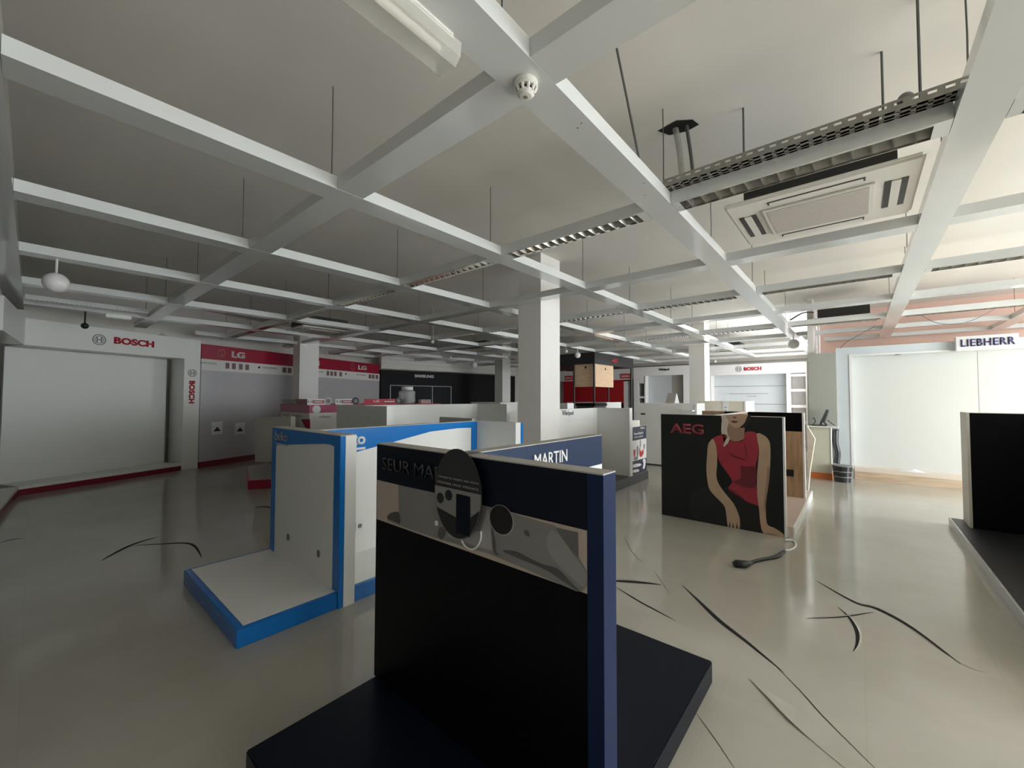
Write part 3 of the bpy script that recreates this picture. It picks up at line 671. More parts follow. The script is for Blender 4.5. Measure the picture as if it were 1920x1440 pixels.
obj('far_panel', bx(-3.74, -3.04, 3.63, 3.72, 0.122, 1.305), WHITE_SH, t)
obj('far_end_board', bx(-3.04, -3.025, 3.63, 3.72, 0.0, 1.306), PAPER, t)
obj('far_blue_edge', bx(-3.04, -3.02, 3.72, 3.76, 0.0, 1.30), BLUE, t)
def socket(x, y, z, nrm, parent):
    b = bmesh.new()
    if nrm == 'x': box(b, x, x+0.008, y-0.04, y+0.04, z-0.04, z+0.04)
    else: box(b, x-0.04, x+0.04, y-0.008, y, z-0.04, z+0.04)
    s = obj('socket', b, PAPER, parent, bevel=0.004)
    b = bmesh.new(); c = Vector((x+0.0085, y, z)) if nrm == 'x' else Vector((x, y-0.0085, z))
    disc(b, c, UY if nrm == 'x' else UX, UZ, 0.022, 0.001); obj('plug_hole', b, MGREY, s)
socket(XL, 2.06, 0.37, 'x', t)
for px, py in ((540, 1007), (597, 1038)):
    p = PY(px, py, 1.538); b = bmesh.new(); disc(b, p, UX, UZ, 0.022, 0.004, rz=0.03); obj('cable_hole', b, MGREY, t)

# ---- tall white unit behind the blue one
t = thing('display_stand', (-5.5, 4.4, 0), 'plain white display stand behind the blue and white one', 'display stand')
ZH = 1.475
obj('platform', bx(-6.3, -4.9, 2.9, 5.75, 0, 0.12), WHITE, t)
obj('near_panel', bx(-6.3, -4.905, 3.13, 3.23, 0.12, ZH), WHITE_SH, t)
obj('near_end_board', bx(-4.905, -4.89, 3.13, 3.23, 0.12, ZH), WHITE, t)
obj('long_panel', bx(-5.71, -5.63, 3.231, 5.60, 0.12, ZH), WHITE, t)
obj('far_panel', bx(-5.63, -4.905, 5.60, 5.69, 0.12, ZH), WHITE_SH, t)
obj('far_end_board', bx(-4.905, -4.88, 5.60, 5.69, 0.12, ZH), PAPER, t)
t = tag(obj('low_partition', bx(-4.86, -4.15, 4.02, 4.07, 0, 1.30), TOPGREY), 'low grey panel just behind the far corner of the blue stand', 'panel')

# ---- counter tops far behind, beside the column
t = thing('display_counter', (-8.6, 9.2, 0), 'pale counter under the black display wall, seen over the white stand', 'counter')
obj('body', bx(-9.3, -8.1, 9.0, 9.8, 0, 1.42), WHITE2, t); obj('top', bx(-9.33, -8.07, 8.97, 9.83, 1.42, 1.45), WHITE, t)

# ---- unit with the black base and logo board
t = thing('display_stand', (-3.9, 6.8, 0), 'white display stand on a dark grey base, right behind the middle column', 'display stand')
obj('platform', bx(-4.6, -3.19, 5.3, 7.93, 0, 0.16), DGREY, t, bevel=0.005)
obj('long_panel', bx(-3.95, -3.87, 5.32, 7.12, 0.16, 1.40), WHITE, t)
obj('logo_board', bx(-3.869, -3.86, 5.32, 7.0, 1.17, 1.39), PAPER, t)
wy = PX(1054, 778, -3.858).y
text('lettering', 'Whirlpool', (-3.858, wy, 1.27), UY, 0.36, 0.10, BLACK, t, depth=0.003)
text('small_print', 'since', (-3.858, wy-0.02, 1.37), UY, 0.14, 0.02, TXTG, t, depth=0.002)
obj('end_panel', bx(-3.87, -3.225, 7.12, 7.20, 0.16, 1.405), WHITE_SH, t)
obj('end_board', bx(-3.225, -3.20, 7.10, 7.22, 0.16, 1.41), PAPER, t)
t2 = obj('poster_box', bx(-3.75, -3.215, 7.23, 7.88, 0.16, 1.05), WHITE, t)
obj('poster_ledge', bx(-3.75, -3.22, 7.23, 7.6, 1.05, 1.17), WHITE, t)
obj('poster_top', bx(-3.213, -3.208, 7.235, 7.88, 0.80, 1.05), mat('poster_navy', (0.03, 0.035, 0.07), 0.4), t2)
obj('poster_picture', bx(-3.213, -3.208, 7.235, 7.88, 0.42, 0.80), PAPER, t2)
obj('poster_foot', bx(-3.213, -3.208, 7.235, 7.88, 0.165, 0.42), mat('poster_navy', (0.03, 0.035, 0.07), 0.4), t2)
text('poster_text', 'PowerCleanPro', (-3.207, 7.31, 0.90), UY, 0.42, 0.045, PAPER, t2, bold=0.03, depth=0.002)
text('poster_text', 'dishwasher', (-3.207, 7.31, 0.845), UY, 0.42, 0.032, PAPER, t2, depth=0.002)
text('poster_logo', 'Whirlpool', (-3.207, 7.60, 0.985), UY, 0.20, 0.05, PAPER, t2, bold=0.02, depth=0.002)
PR = mat('poster_red', (0.5, 0.03, 0.04), 0.4); PGY = mat('poster_grey', (0.25, 0.24, 0.26), 0.4)
def xplate(name, pts, X, m, parent, off=0.0):
    b = bmesh.new(); q = curved([(y, z) for y, z in pts], 3); flat(b, [(X+off, y, z) for y, z in q], (1, 0, 0), 0.0015); return obj(name, b, m, parent)
xplate('printed_glass', [(7.28, 0.62), (7.36, 0.62), (7.35, 0.52), (7.30, 0.50)], -3.208, PR, t2)
xplate('printed_glass', [(7.56, 0.66), (7.62, 0.56), (7.72, 0.60), (7.74, 0.52), (7.62, 0.46), (7.54, 0.52)], -3.208, PR, t2, 0.0005)
xplate('printed_bottle', [(7.56, 0.66), (7.57, 0.78), (7.61, 0.78), (7.61, 0.66)], -3.208, PGY, t2, 0.001)
xplate('printed_cup', [(7.42, 0.66), (7.50, 0.68), (7.49, 0.50), (7.43, 0.48)], -3.208, PGY, t2, 0.001)
xplate('printed_dish', [(7.28, 0.46), (7.36, 0.50), (7.48, 0.46), (7.46, 0.435), (7.34, 0.43)], -3.208, PGY, t2, 0.001)
xplate('printed_cup', [(7.74, 0.68), (7.81, 0.70), (7.80, 0.60), (7.75, 0.60)], -3.208, PGY, t2, 0.001)
xplate('printed_shape', [(7.70, 0.39), (7.80, 0.41), (7.84, 0.34), (7.78, 0.22), (7.70, 0.24), (7.74, 0.32)], -3.208, PAPER, t2)
xplate('printed_bubble', [(7.28, 0.36), (7.58, 0.34), (7.60, 0.30), (7.28, 0.30)], -3.208, PAPER, t2)
xplate('printed_bubble', [(7.27, 0.26), (7.50, 0.24), (7.50, 0.20), (7.27, 0.21)], -3.208, PAPER, t2)
# white box and dark box on top of that unit seen behind
t = tag(obj('paper_box', bx(-5.9, -5.5, 8.6, 8.9, 0, 1.46), PAPER), 'tall plain white box standing beside the lettered white board', 'box')
p1 = PY(1080, 747, 9.0)

# ---- panel with the woman
t = thing('display_stand', (-1.36, 6.9, 0), 'black display stand with a large poster of a woman in a red dress', 'display stand')
YA = 5.64
obj('front_panel', bx(-2.085, -0.675, YA, YA+0.06, 0, 1.375), CHAR, t)
obj('front_end_board', bx(-0.675, -0.655, YA-0.002, YA+0.062, 0, 1.378), PAPER, t)
obj('front_top_edge', bx(-2.085, -0.655, YA, YA+0.06, 1.375, 1.38), mat('beige_edge', (0.55, 0.52, 0.46), 0.5), t)
obj('platform', bx(-2.05, -0.60, YA+0.062, 8.13, 0, 0.115), mat('pinkish_platform', (0.62, 0.52, 0.46), 0.35), t)
obj('platform_edge', bx(-0.60, -0.585, YA+0.062, 8.13, 0, 0.12), PAPER, t)
obj('centre_panel', bx(-1.43, -1.36, YA+0.062, 7.459, 0.115, 1.37), WOOD, t)
obj('centre_top_edge', bx(-1.43, -1.35, YA+0.062, 7.459, 1.37, 1.38), PAPER, t)
obj('centre_poster', bx(-1.359, -1.355, YA+0.062, 7.0, 1.0, 1.369), mat('poster_salmon', (0.6, 0.10, 0.07), 0.4), t)
obj('back_panel', bx(-2.05, -0.645, 7.46, 7.54, 0.115, 1.378), WOOD, t)
obj('back_band', bx(-1.70, -0.645, 7.455, 7.4595, 1.10, 1.378), BLACKB, t)
obj('back_end_board', bx(-0.645, -0.62, 7.455, 7.542, 0.115, 1.38), PAPER, t)
s = obj('socket', bx(-0.86, -0.76, 7.445, 7.4545, 0.42, 0.52), BLACK, t)
Z4 = lambda u, v: (1200+u/4.236, 740+v/4.236)
pic = obj('poster', bx(-2.08, -0.68, YA-0.0015, YA-0.0003, 0.003, 1.372), mat('poster_black', (0.013, 0.014, 0.013), 0.42, noise=0.1, spec=0.3), t)
def A(name, pts, m, off, sm=4): pplate(name, [Z4(*p) for p in pts], YA, m, pic, 0.0015+off, 0.0006, sm)
A('printed_skirt', ((420, 770), (560, 740), (640, 760), (700, 745), (940, 860), (945, 900), (980, 1100), (900, 1090), (780, 1060), (560, 1010), (400, 960)), mat('print_skirt', (0.008, 0.008, 0.008), 0.4), 0.0002)
A('printed_hair', ((652, 163), (650, 200), (645, 290), (655, 330), (672, 400), (680, 420), (690, 400), (715, 370), (720, 345), (700, 320), (695, 260), (720, 200), (740, 163)), HAIR, 0.0008)
A('printed_neck', ((705, 230), (760, 262), (800, 262), (828, 250), (830, 300), (828, 345), (790, 368), (740, 370), (708, 340), (698, 290)), SKIND, 0.0008)
A('printed_face', ((690, 160), (700, 200), (715, 235), (755, 262), (785, 262), (815, 240), (845, 205), (858, 160)), SKIN, 0.0016)
A('printed_cheek_shade', ((800, 262), (830, 225), (858, 163), (880, 165), (870, 215), (840, 255)), mat('print_black', (0.010, 0.010, 0.010), 0.4), 0.0022)
A('printed_lips', ((722, 213), (745, 206), (780, 213), (765, 222), (745, 226)), LIPS, 0.0024)
A('printed_nose', ((735, 180), (750, 188), (768, 182), (758, 176)), LIPS, 0.0024)
A('printed_dress', ((578, 350), (610, 330), (662, 314), (690, 320), (705, 345), (742, 372), (790, 374), (824, 356), (832, 305), (870, 292), (926, 308), (945, 400), (938, 480), (920, 560), (915, 650), (925, 740), (945, 840), (950, 885), (900, 868), (850, 850), (800, 815), (750, 785), (700, 745), (730, 700), (720, 660), (670, 590), (630, 530), (610, 450), (598, 390)), DRESS, 0.0008, 3)
A('printed_fold', ((690, 445), (740, 478), (800, 500), (855, 520), (800, 515), (735, 490)), DRESSD, 0.0018)
A('printed_fold', ((800, 570), (850, 570), (920, 580), (920, 700), (900, 740), (830, 735), (740, 690), (800, 660)), DRESSD, 0.0018)
A('printed_fold', ((700, 745), (760, 770), (830, 830), (780, 800)), DRESSD, 0.0018)
A('printed_fold', ((825, 370), (835, 430), (850, 520), (845, 440)), DRESSD, 0.0018)
A('printed_hair', ((690, 340), (715, 345), (700, 385), (665, 415), (662, 400), (672, 375)), HAIR, 0.0024, 0)
A('printed_arm', ((580, 352), (602, 400), (612, 470), (612, 560), (606, 640), (625, 710), (690, 800), (740, 860), (775, 930), (793, 990), (792, 1060), (778, 1064), (768, 1010), (762, 1066), (748, 1064), (738, 1010), (733, 1060), (720, 1056), (714, 1000), (706, 1050), (696, 1042), (686, 960), (675, 895), (640, 850), (580, 790), (545, 735), (530, 640), (528, 560), (535, 460), (540, 400), (560, 365)), SKIN, 0.0020, 2)
A('printed_arm', ((926, 310), (975, 318), (1015, 350), (1034, 400), (1036, 500), (1030, 620), (1018, 740), (1000, 860), (1002, 980), (1015, 1035), (1060, 1055), (1110, 1085), (1140, 1110), (1142, 1132), (1110, 1128), (1070, 1125), (1030, 1115), (990, 1108), (965, 1070), (952, 990), (945, 900), (930, 780), (930, 640), (940, 520), (946, 430)), SKIN, 0.0020, 2)
A('printed_shadow', ((1015, 560), (1030, 620), (1018, 740), (1000, 860), (1002, 960), (985, 870), (1000, 720)), SKIND, 0.0028)
A('printed_fingers', ((990, 1108), (1030, 1100), (1080, 1115), (1135, 1140), (1080, 1135)), SKIND, 0.0028)
pa, pb = PY(*Z4(240, 305), YA), PY(*Z4(505, 305), YA)
text('lettering', 'AEG', (pa.x, YA-0.003, pa.z+0.002), UX, pb.x-pa.x, 0.135, mat('poster_letter_red', (0.26, 0.025, 0.03), 0.35), pic, bold=0.03, depth=0.002)

# ---- dark unit on the right edge
t = thing('display_stand', (1.8, 6, 0), 'black display stand with a long dark platform at the right edge of the photo', 'display stand')
obj('platform', bx(0.86, 3.1, 3.2, 7.55, 0, 0.095), CHAR, t)
obj('platform_rim', bx(0.845, 0.86, 3.2, 7.56, 0, 0.10), mat('pale_rim', (0.5, 0.51, 0.50), 0.25), t)
obj('panel', bx(0.99, 3.0, 7.12, 7.22, 0.095, 1.43), BLACKB, t)
obj('panel_end', bx(0.965, 0.99, 7.12, 7.50, 0.095, 1.435), mat('cream_board', (0.62, 0.60, 0.52), 0.5), t)
obj('panel_top', bx(0.99, 3.0, 7.12, 7.22, 1.43, 1.435), TOPGREY, t)

obj('centre_panel', bx(1.9, 2.0, 3.9, 7.119, 0.096, 1.42), BLACKB, t)  # unseen panel added to shade the floor from the side windows

# ---- big white unit on the right
t = thing('wall_unit', (2.2, 10.6, 0), 'big white framed wall unit at the right, lit by daylight', 'wall unit')
YL = 10.6; XA = -0.33; XB = 4.15
FR = mat('blue_grey_frame', (0.62, 0.68, 0.70), 0.4, noise=0.02)
b = bmesh.new(); box(b, XA, XA+0.24, YL, YL+0.4, 0.0, 2.62); box(b, XA+0.24, XB, YL, YL+0.4, 2.44, 2.62)
obj('frame', b, FR, t, bevel=0.0)
b = bmesh.new(); box(b, XA+0.205, XA+0.245, YL-0.012, YL, 0.2, 2.475); box(b, XA+0.245, XB, YL-0.012, YL, 2.44, 2.475); obj('inner_trim', b, PAPER, t)
obj('back_board', bx(XA+0.241, XB, YL+0.20, YL+0.25, 0.24, 2.439), mat('lit_white_board', (0.68, 0.69, 0.65), 0.3, noise=0.02), t)
obj('board_seam', bx(1.62, 1.626, YL+0.198, YL+0.2, 0.24, 2.439), TXTG, t)
obj('plinth', bx(XA+0.25, XB, YL-0.02, YL+0.2, 0.0, 0.165), TANK, t)
obj('plinth_top', bx(XA+0.25, XB, YL-0.02, YL+0.199, 0.165, 0.24), mat('pale_plinth_top', (0.72, 0.62, 0.52), 0.5), t)
for xx in (0.6, 2.3): 
    b = bmesh.new(); disc(b, (xx, YL+0.1, 2.4385), UX, UY, 0.05, -0.012); obj('downlight', b, STEEL, t)
b = bmesh.new(); pts = [PY(x, y, YL-0.02) for x, y in ((1690, 884), (1700, 879), (1722, 879), (1735, 888), (1712, 889))]
p0 = Vector((0.75, YL+0.03, 0.24)); rr = random.Random(3)
vs = [b.verts.new(p0+Vector((0.20*math.cos(a)*(0.7+0.5*rr.random()), 0.06*math.sin(a), 0.0))) for a in [k*0.7 for k in range(9)]]; top = b.verts.new(p0+Vector((0.02, 0, 0.055)))
for k in range(9): b.faces.new((vs[k], vs[(k+1) % 9], top))
tag(obj('crumpled_paper', b, PAPER), 'scrap of crumpled white paper on the plinth of the big white unit', 'paper')
t = thing('sign_box', (1.7, 10.4, 2.5), 'white sign box with dark blue lettering on top of the big white unit', 'sign')
sa, sb = PY(1792, 640, 10.45), PY(1911, 640, 10.45)
obj('case', bx(sa.x, sb.x, 10.45, 10.598, 2.43, 2.68), mat('sign_white', (0.70, 0.70, 0.70), 0.35), t, bevel=0.004)
text('lettering', 'LIEBHERR', (sa.x+0.06, 10.444, 2.50), UX, sb.x-sa.x-0.10, 0.125, mat('sign_navy', (0.012, 0.012, 0.09), 0.4), t, bold=0.018, depth=0.005, spacing=1.08)

# ---- grey panel, desk, tablet, bin
xg0, xg1 = PY(1515, 700, 10.5).x, XA-0.005
tag(obj('partition_panel', bx(xg0, xg1, 10.55, 10.65, 0, 2.53), GGREEN), 'plain grey-green panel left of the big white unit', 'panel')
t = thing('desk', (-0.6, 10.2, 0), 'small cream desk with an orange kick board in front of the grey-green panel', 'desk')
d0, d1 = PY(1520, 850, 10.2).x, PY(1558, 850, 10.2).x
obj('body', bx(d0, d1, 10.2, 10.52, 0.12, 1.02), mat('cream_desk', (0.60, 0.59, 0.47), 0.5), t)
obj('kick_board', bx(d0, d1+0.01, 10.19, 10.52, 0.0, 0.119), ORANGE, t)
obj('desk_top', bx(d0-0.05, d1+0.12, 10.15, 10.52, 1.021, 1.045), WHITE, t)
obj('side_edge', bx(d1, d1+0.012, 10.19, 10.52, 0.12, 1.02), PAPER, t)
dx = (d0+d1)/2; dz = 1.046; dyy = 10.33
t = thing('tablet_stand', (dx, dyy, dz), 'black tablet on a tilting stand with loose cables on the small desk', 'tablet stand')
obj('base', bx(dx-0.14, dx+0.10, dyy-0.10, dyy+0.10, dz, dz+0.015), BLACK, t, bevel=0.005)
b = bmesh.new(); tube(b, [(dx+0.0, dyy, dz+0.015), (dx+0.02, dyy, dz+0.10), (dx+0.06, dyy, dz+0.16)], 0.016, 8); tube(b, [(dx+0.10, dyy, dz+0.02), (dx+0.03, dyy, dz+0.10)], 0.012, 8); obj('arm', b, BLACK, t)
b = bmesh.new(); flat(b, [(dx+0.0, dyy-0.07, dz+0.08), (dx+0.06, dyy-0.07, dz+0.06), (dx+0.13, dyy-0.05, dz+0.30), (dx+0.10, dyy-0.05, dz+0.33)], (0.1, 1, 0), 0.14); obj('tablet', b, mat('tablet_grey', (0.05, 0.055, 0.06), 0.3), t)
wire('loose_cable', [(dx-0.19, dyy+0.02, dz+0.008), (dx-0.12, dyy-0.11, dz+0.02), (dx-0.08, dyy-0.05, dz+0.08), (dx-0.10, dyy-0.02, dz+0.14), (dx-0.13, dyy, dz+0.15)], 0.008, BLACK, 'black cable curling up beside the tablet stand')
wire('loose_cable', [(dx+0.12, dyy-0.12, dz+0.12), (dx+0.17, dyy-0.12, dz+0.07), (dx+0.23, dyy-0.12, dz+0.02)], 0.008, BLACK, 'black cable hanging right from the tablet stand')
bc = PZ(1580, 903, 0)
t = thing('waste_bin', (bc.x, bc.y, 0), 'small shiny black waste bin at the left foot of the big white unit', 'bin')
b = bmesh.new(); lathe(b, (bc.x, bc.y, 0), [(0.125, 0.0), (0.155, 0.30), (0.150, 0.30), (0.12, 0.02)], 24); obj('bucket', b, mat('bin_black', (0.02, 0.02, 0.024), 0.15), t)
b = bmesh.new()
for z in (0.09, 0.19): lathe(b, (bc.x, bc.y, 0), [(0.130+z*0.1, z), (0.136+z*0.1, z+0.01), (0.133+z*0.1, z+0.02)], 24)
obj('ribs', b, MGREY, t)
b = bmesh.new(); lathe(b, (bc.x, bc.y, 0), [(0.150, 0.295), (0.162, 0.298), (0.162, 0.312), (0.150, 0.312)], 24); obj('rim', b, MGREY, t)
bg0, bg1 = PY(1561, 800, 10.45).x, PY(1571, 800, 10.45).x
t = thing('dark_roll', (bg0, 10.45, 0), 'dark glossy roll squeezed between the small desk and the big white unit', 'bag')  # dark glossy upright tube between the desk and the unit
b = bmesh.new(); tube(b, smoothpts([(bg0+0.05, 10.44, 0.30), (bg0+0.07, 10.45, 0.5), (bg0+0.04, 10.44, 0.72), (bg0+0.05, 10.45, 0.98)], 5), 0.05, 8); obj('roll_body', b, mat('dark_gloss', (0.03, 0.03, 0.032), 0.12), t, smooth=True)
tag(obj('leaning_board', flat(bmesh.new(), [PY(x, y, 8.6) for x, y in ((1514, 800), (1528, 823), (1519, 880), (1515, 925))], (0.3, 1, 0), 0.03), mat('pale_board', (0.78, 0.70, 0.58), 0.5)), 'pale angular board standing behind the poster stand', 'board')

# ---------------------------------------------------------------- left wall units
def PL(x, y, A_, B_):
    """point where the sight line meets the upright plane through A and B"""
    a = Vector((A_[0], A_[1], 0)); d = Vector((B_[0]-A_[0], B_[1]-A_[1], 0)); n = Vector((-d.y, d.x, 0)); q = ray(x, y)
    return CP+q*((a-CP).dot(n)/q.dot(n))
P0, P1, P2, P3 = Vector((-8.2, -0.26)), Vector((-10.28, -0.10)), Vector((-11.22, 2.14)), Vector((-11.29, 2.44))
dP = (P2-P1).normalized(); nP = Vector((-dP.y, dP.x)); d3 = Vector((dP.x, dP.y, 0)); room = Vector((dP.y, -dP.x, 0))
t = thing('wall_unit', (-10.9, 1.0, 0), 'dim white framed wall unit with red and ring logo lettering at the far left', 'wall unit')
b = bmesh.new(); wallseg(b, P1, P2, 0.10, 0.15, 0.6); wallseg(b, P0, P1, 0.10, 0.15, 0.25); obj('platform', b, WHITE, t)
b = bmesh.new(); wallseg(b, P1+nP*0.01, P2+nP*0.01, 0.0, 0.10, 0.5); wallseg(b, P0+Vector((0, -0.01)), P1+Vector((0, -0.01)), 0.0, 0.10, 0.2); obj('kick_board', b, REDK, t)
b = bmesh.new(); wallseg(b, P1, P2, 2.43, 2.87, 0.45); wallseg(b, P0, P1, 2.43, 2.87, 0.24); obj('header', b, WHITE, t)
b = bmesh.new(); wallseg(b, P1+nP*0.55, P2+nP*0.55, 0.15, 2.43, 0.04); obj('back_board', b, WHITE, t)
b = bmesh.new(); wallseg(b, P2, P3, 0.0, 2.87, 0.6); obj('pillar', b, WHITE, t)
la, lb_ = PL(213, 650, P1, P2), PL(288, 652, P1, P2)
text('lettering', 'BOSCH', Vector((la.x, la.y, 2.60))+room*0.002, d3, (lb_-la).length, 0.13, REDT, t, bold=0.04, depth=0.01)
ec = PL(186, 637, P1, P2); emblem(ec+room*0.002, d3, 0.10, t)
dq = (P3-P2).normalized(); dq3 = Vector((dq.x, dq.y, 0)); rq = Vector((dq.y, -dq.x, 0))
pc = (P2+P3)/2
text('lettering', 'BOSCH', Vector((pc.x, pc.y, 1.95))+rq*0.002-dq3*0.055, (0, 0, -1), 0.50, 0.11, REDT, t, bold=0.04, depth=0.01, uz=dq3)
emblem(Vector((pc.x, pc.y, 2.12))+rq*0.002, dq3, 0.085, t)

Q1, Q2 = Vector((-11.31, 2.46)), Vector((-13.56, 8.35)); dQ = (Q2-Q1).normalized(); nQ = Vector((-dQ.y, dQ.x)); q3 = Vector((dQ.x, dQ.y, 0)); rQ = Vector((dQ.y, -dQ.x, 0))
t = thing('wall_unit', (-12.4, 5.4, 0), 'long wall unit with a crimson header band and white lettering on the left', 'wall unit')
obj('back_board', wallseg(bmesh.new(), Q1, Q2, 0.13, 2.46, 0.3), mat('satin_grey_board', (0.55, 0.53, 0.54), 0.22, noise=0.03), t)
obj('header_band', wallseg(bmesh.new(), Q1, Q2, 2.46, 2.80, 0.35), RED, t)
obj('kick_board', wallseg(bmesh.new(), Q1-nQ*0.03, Q2-nQ*0.03, 0.0, 0.13, 0.3), REDK, t)
obj('picture_rail', wallseg(bmesh.new(), Q1-nQ*0.006, Q2-nQ*0.006, 2.20, 2.459, 0.005), WHITE2, t)
def atq(x, z, off=0.012): p = PL(x, 700, Q1, Q2); return Vector((p.x, p.y, z))+rQ*off
PEACH = mat('dull_white_letters', (0.70, 0.66, 0.66), 0.4)
for x0, x1, xe, rr in ((433, 458, 414, 0.10), (580, 599, 565, 0.11), (671, 687, 661, 0.12)):
    a, c2 = atq(x0, 2.545, 0.001), atq(x1, 2.545, 0.001); text('lettering', 'LG', a, q3, (c2-a).length, 0.16, PEACH, t, bold=0.05, depth=0.01)
    e = atq(xe, 2.63, 0.001); b = bmesh.new(); ring(b, e, q3, UZ, rr*0.8, rr*0.95, 0.006); bar(b, e, q3, UZ, -0.01, 0.01, -0.05, 0.05, 0.006); bar(b, e, q3, UZ, 0.0, 0.05, -0.05, -0.03, 0.006); disc(b, e-q3*0.04+UZ*0.03, q3, UZ, 0.014, 0.006, 10)
    obj('emblem', b, mat('emblem_red_grey', (0.42, 0.16, 0.18), 0.3), t)
for x0 in (422, 434, 447, 459, 529, 539, 612, 619, 626, 636, 691, 697, 704):
    a, c2 = atq(x0, 2.27), atq(x0+7 if x0 < 600 else x0+4.5, 2.27); w_ = (c2-a).length; b = bmesh.new(); bar(b, a, q3, UZ, 0, w_, 0, 0.14, 0.002)
    f = obj('printed_picture', b, mat('picture_red_grey', (0.22, 0.13, 0.14), 0.4, noise=0.6, nscale=25), t)
for x0, x1 in ((374, 405), (491, 518), (593, 606), (668, 685)):
    a, c2 = atq(x0, 2.35), atq(x1, 2.35); text('small_print', 'nonert omsuran', a, q3, (c2-a).length, 0.045, TXTG, t, depth=0.002)
for xx in (485, 648):
    b = bmesh.new(); disc(b, atq(xx, 2.36), q3, UZ, 0.03, 0.004); obj('logo_dot', b, BLACK, t)
for x0, x1 in ((396, 416), (440, 458)):
    a, c2 = PL(x0, 815, Q1, Q2), PL(x1, 817, Q1, Q2); w_ = (c2-a).length; z0_ = a.z
    s = bar(bmesh.new(), Vector((a.x, a.y, z0_))+rQ*0.006, q3, UZ, 0, w_, 0, 0.29, 0.002)
    n = tag(obj('paper_notice', s, PAPER), 'white paper notice with a dark triangle, %s of the two under the crimson band' % ('left' if x0 == 396 else 'right'), 'notice', 'notices taped to the crimson banded wall unit')
    o_ = Vector((a.x, a.y, z0_))+rQ*0.0085
    obj('triangle', flat(bmesh.new(), [o_+q3*w_*0.15+UZ*0.07, o_+q3*w_*0.85+UZ*0.07, o_+q3*w_*0.5+UZ*0.17], rQ, 0.001), BLACK, n)

S1, S2 = Vector((-13.52, 8.38)), Vector((-12.55, 15.0)); dS = (S2-S1).normalized(); s3 = Vector((dS.x, dS.y, 0)); rS = Vector((dS.y, -dS.x, 0)); nS = Vector((-dS.y, dS.x))
def atS(x, z, off=0.005): p = PL(x, 720, S1, S2); return Vector((p.x, p.y, z))+rS*off
t = thing('wall_unit', (-13, 11.5, 0), 'black display wall with white block lettering in the far left background', 'wall unit')
obj('body', wallseg(bmesh.new(), S1, S2, 0, 2.62, 0.3), mat('anthracite', (0.010, 0.010, 0.011), 0.6, spec=0.2), t)
a, c2 = atS(777, 2.38), atS(813, 2.38); text('lettering', 'SAMSUNG', a, s3, (c2-a).length, 0.12, PEACH, t, bold=0.06, depth=0.01)
b = bmesh.new()
for x in (731, 773, 810, 845):
    p = atS(x, 0); bar(b, Vector((p.x, p.y, 0.4)), s3, UZ, 0, 0.035, 0, 1.65, 0.01)
p, q = atS(731, 2.03), atS(845, 2.03); bar(b, p, s3, UZ, 0, (q-p).length+0.035, 0, 0.03, 0.012); obj('frame_rail', b, mat('grey_rail', (0.32, 0.32, 0.32), 0.4), t)
p, q = atS(732, 0.4, 0.002), atS(844, 0.4, 0.002); obj('niche', bar(bmesh.new(), p, s3, UZ, 0, (q-p).length, 0, 1.63, 0.002), BLACKB, t)
st('trim_3', wallseg(bmesh.new(), S1-nS*0.03, S2-nS*0.03, 2.66, 3.3, 0.2), WALLC)
st('trim_4', wallseg(bmesh.new(), S1-nS*0.06, S2-nS*0.06, 2.84, 2.87, 0.05), BEAM)

# ---- stand with crimson top, boxes and signs
t = thing('display_counter', (-8.25, 4.6, 0), 'white and magenta display counter carrying the sign boards, left of the white stand', 'counter')
LX0, LX1, LY0, LY1, LZ = -8.9, -7.6, 3.27, 6.3, 1.447
obj('body', bx(LX0, LX1, LY0, LY1, 0, LZ-0.14), WHITE2, t)
obj('magenta_band', bx(LX0-0.01, LX1+0.01, LY0-0.01, LY1+0.01, LZ-0.139, LZ-0.006), PINKB, t)
obj('crimson_top', bx(LX0-0.02, LX1+0.02, LY0-0.02, LY1+0.02, LZ-0.005, LZ+0.004), RED, t)
b = bmesh.new(); disc(b, (LX1+0.011, LY0+0.12, LZ-0.075), UY, UZ, 0.075, 0.006); obj('round_sticker', b, PAPER, t)
text('small_print', 'Steam', (LX0+0.1, LY0-0.011, LZ-0.22), UX, 0.35, 0.05, TXTG, t, depth=0.003)
text('small_print', 'TrueSteam', (LX0+0.6, LY0-0.011, LZ-0.215), UX, 0.40, 0.035, TXTG, t, depth=0.003)
text('small_print', '6 Motion', (LX1+0.011, LY0+0.18, LZ-0.24), UY, 0.20, 0.05, TXTG, t, depth=0.003)
text('small_print', 'Direct Drive', (LX1+0.011, LY0+0.5, LZ-0.225), UY, 0.22, 0.03, TXTG, t, depth=0.003)
# curved card sign lower left
t = thing('card_sign', (LX0+0.3, LY0-0.06, 1.0), 'white card sign with a red corner in front of the magenta counter', 'sign')
g = lambda x, y: PY(x, y, LY0-0.05)
obj('card', flat(bmesh.new(), [g(*p) for p in ((524, 806), (525, 795), (530, 788), (545, 787), (564, 786), (571, 800), (575, 806))], (0, 1, 0), 0.006), PAPER, t)
obj('red_corner', flat(bmesh.new(), [g(*p) for p in ((564.5, 786), (580.5, 786), (581, 806), (575.5, 806), (571, 800))], (0, 1, 0), 0.008), RED, t)
b = bmesh.new(); disc(b, g(533, 795)-Vector((0, 0.004, 0)), UX, UZ, 0.04, 0.003); obj('logo_dot', b, MGREY, t)
pp = g(539, 797); text('lettering', 'LG', pp-Vector((0, 0.001, 0)), UX, 0.10, 0.07, TXTG, t, depth=0.003)
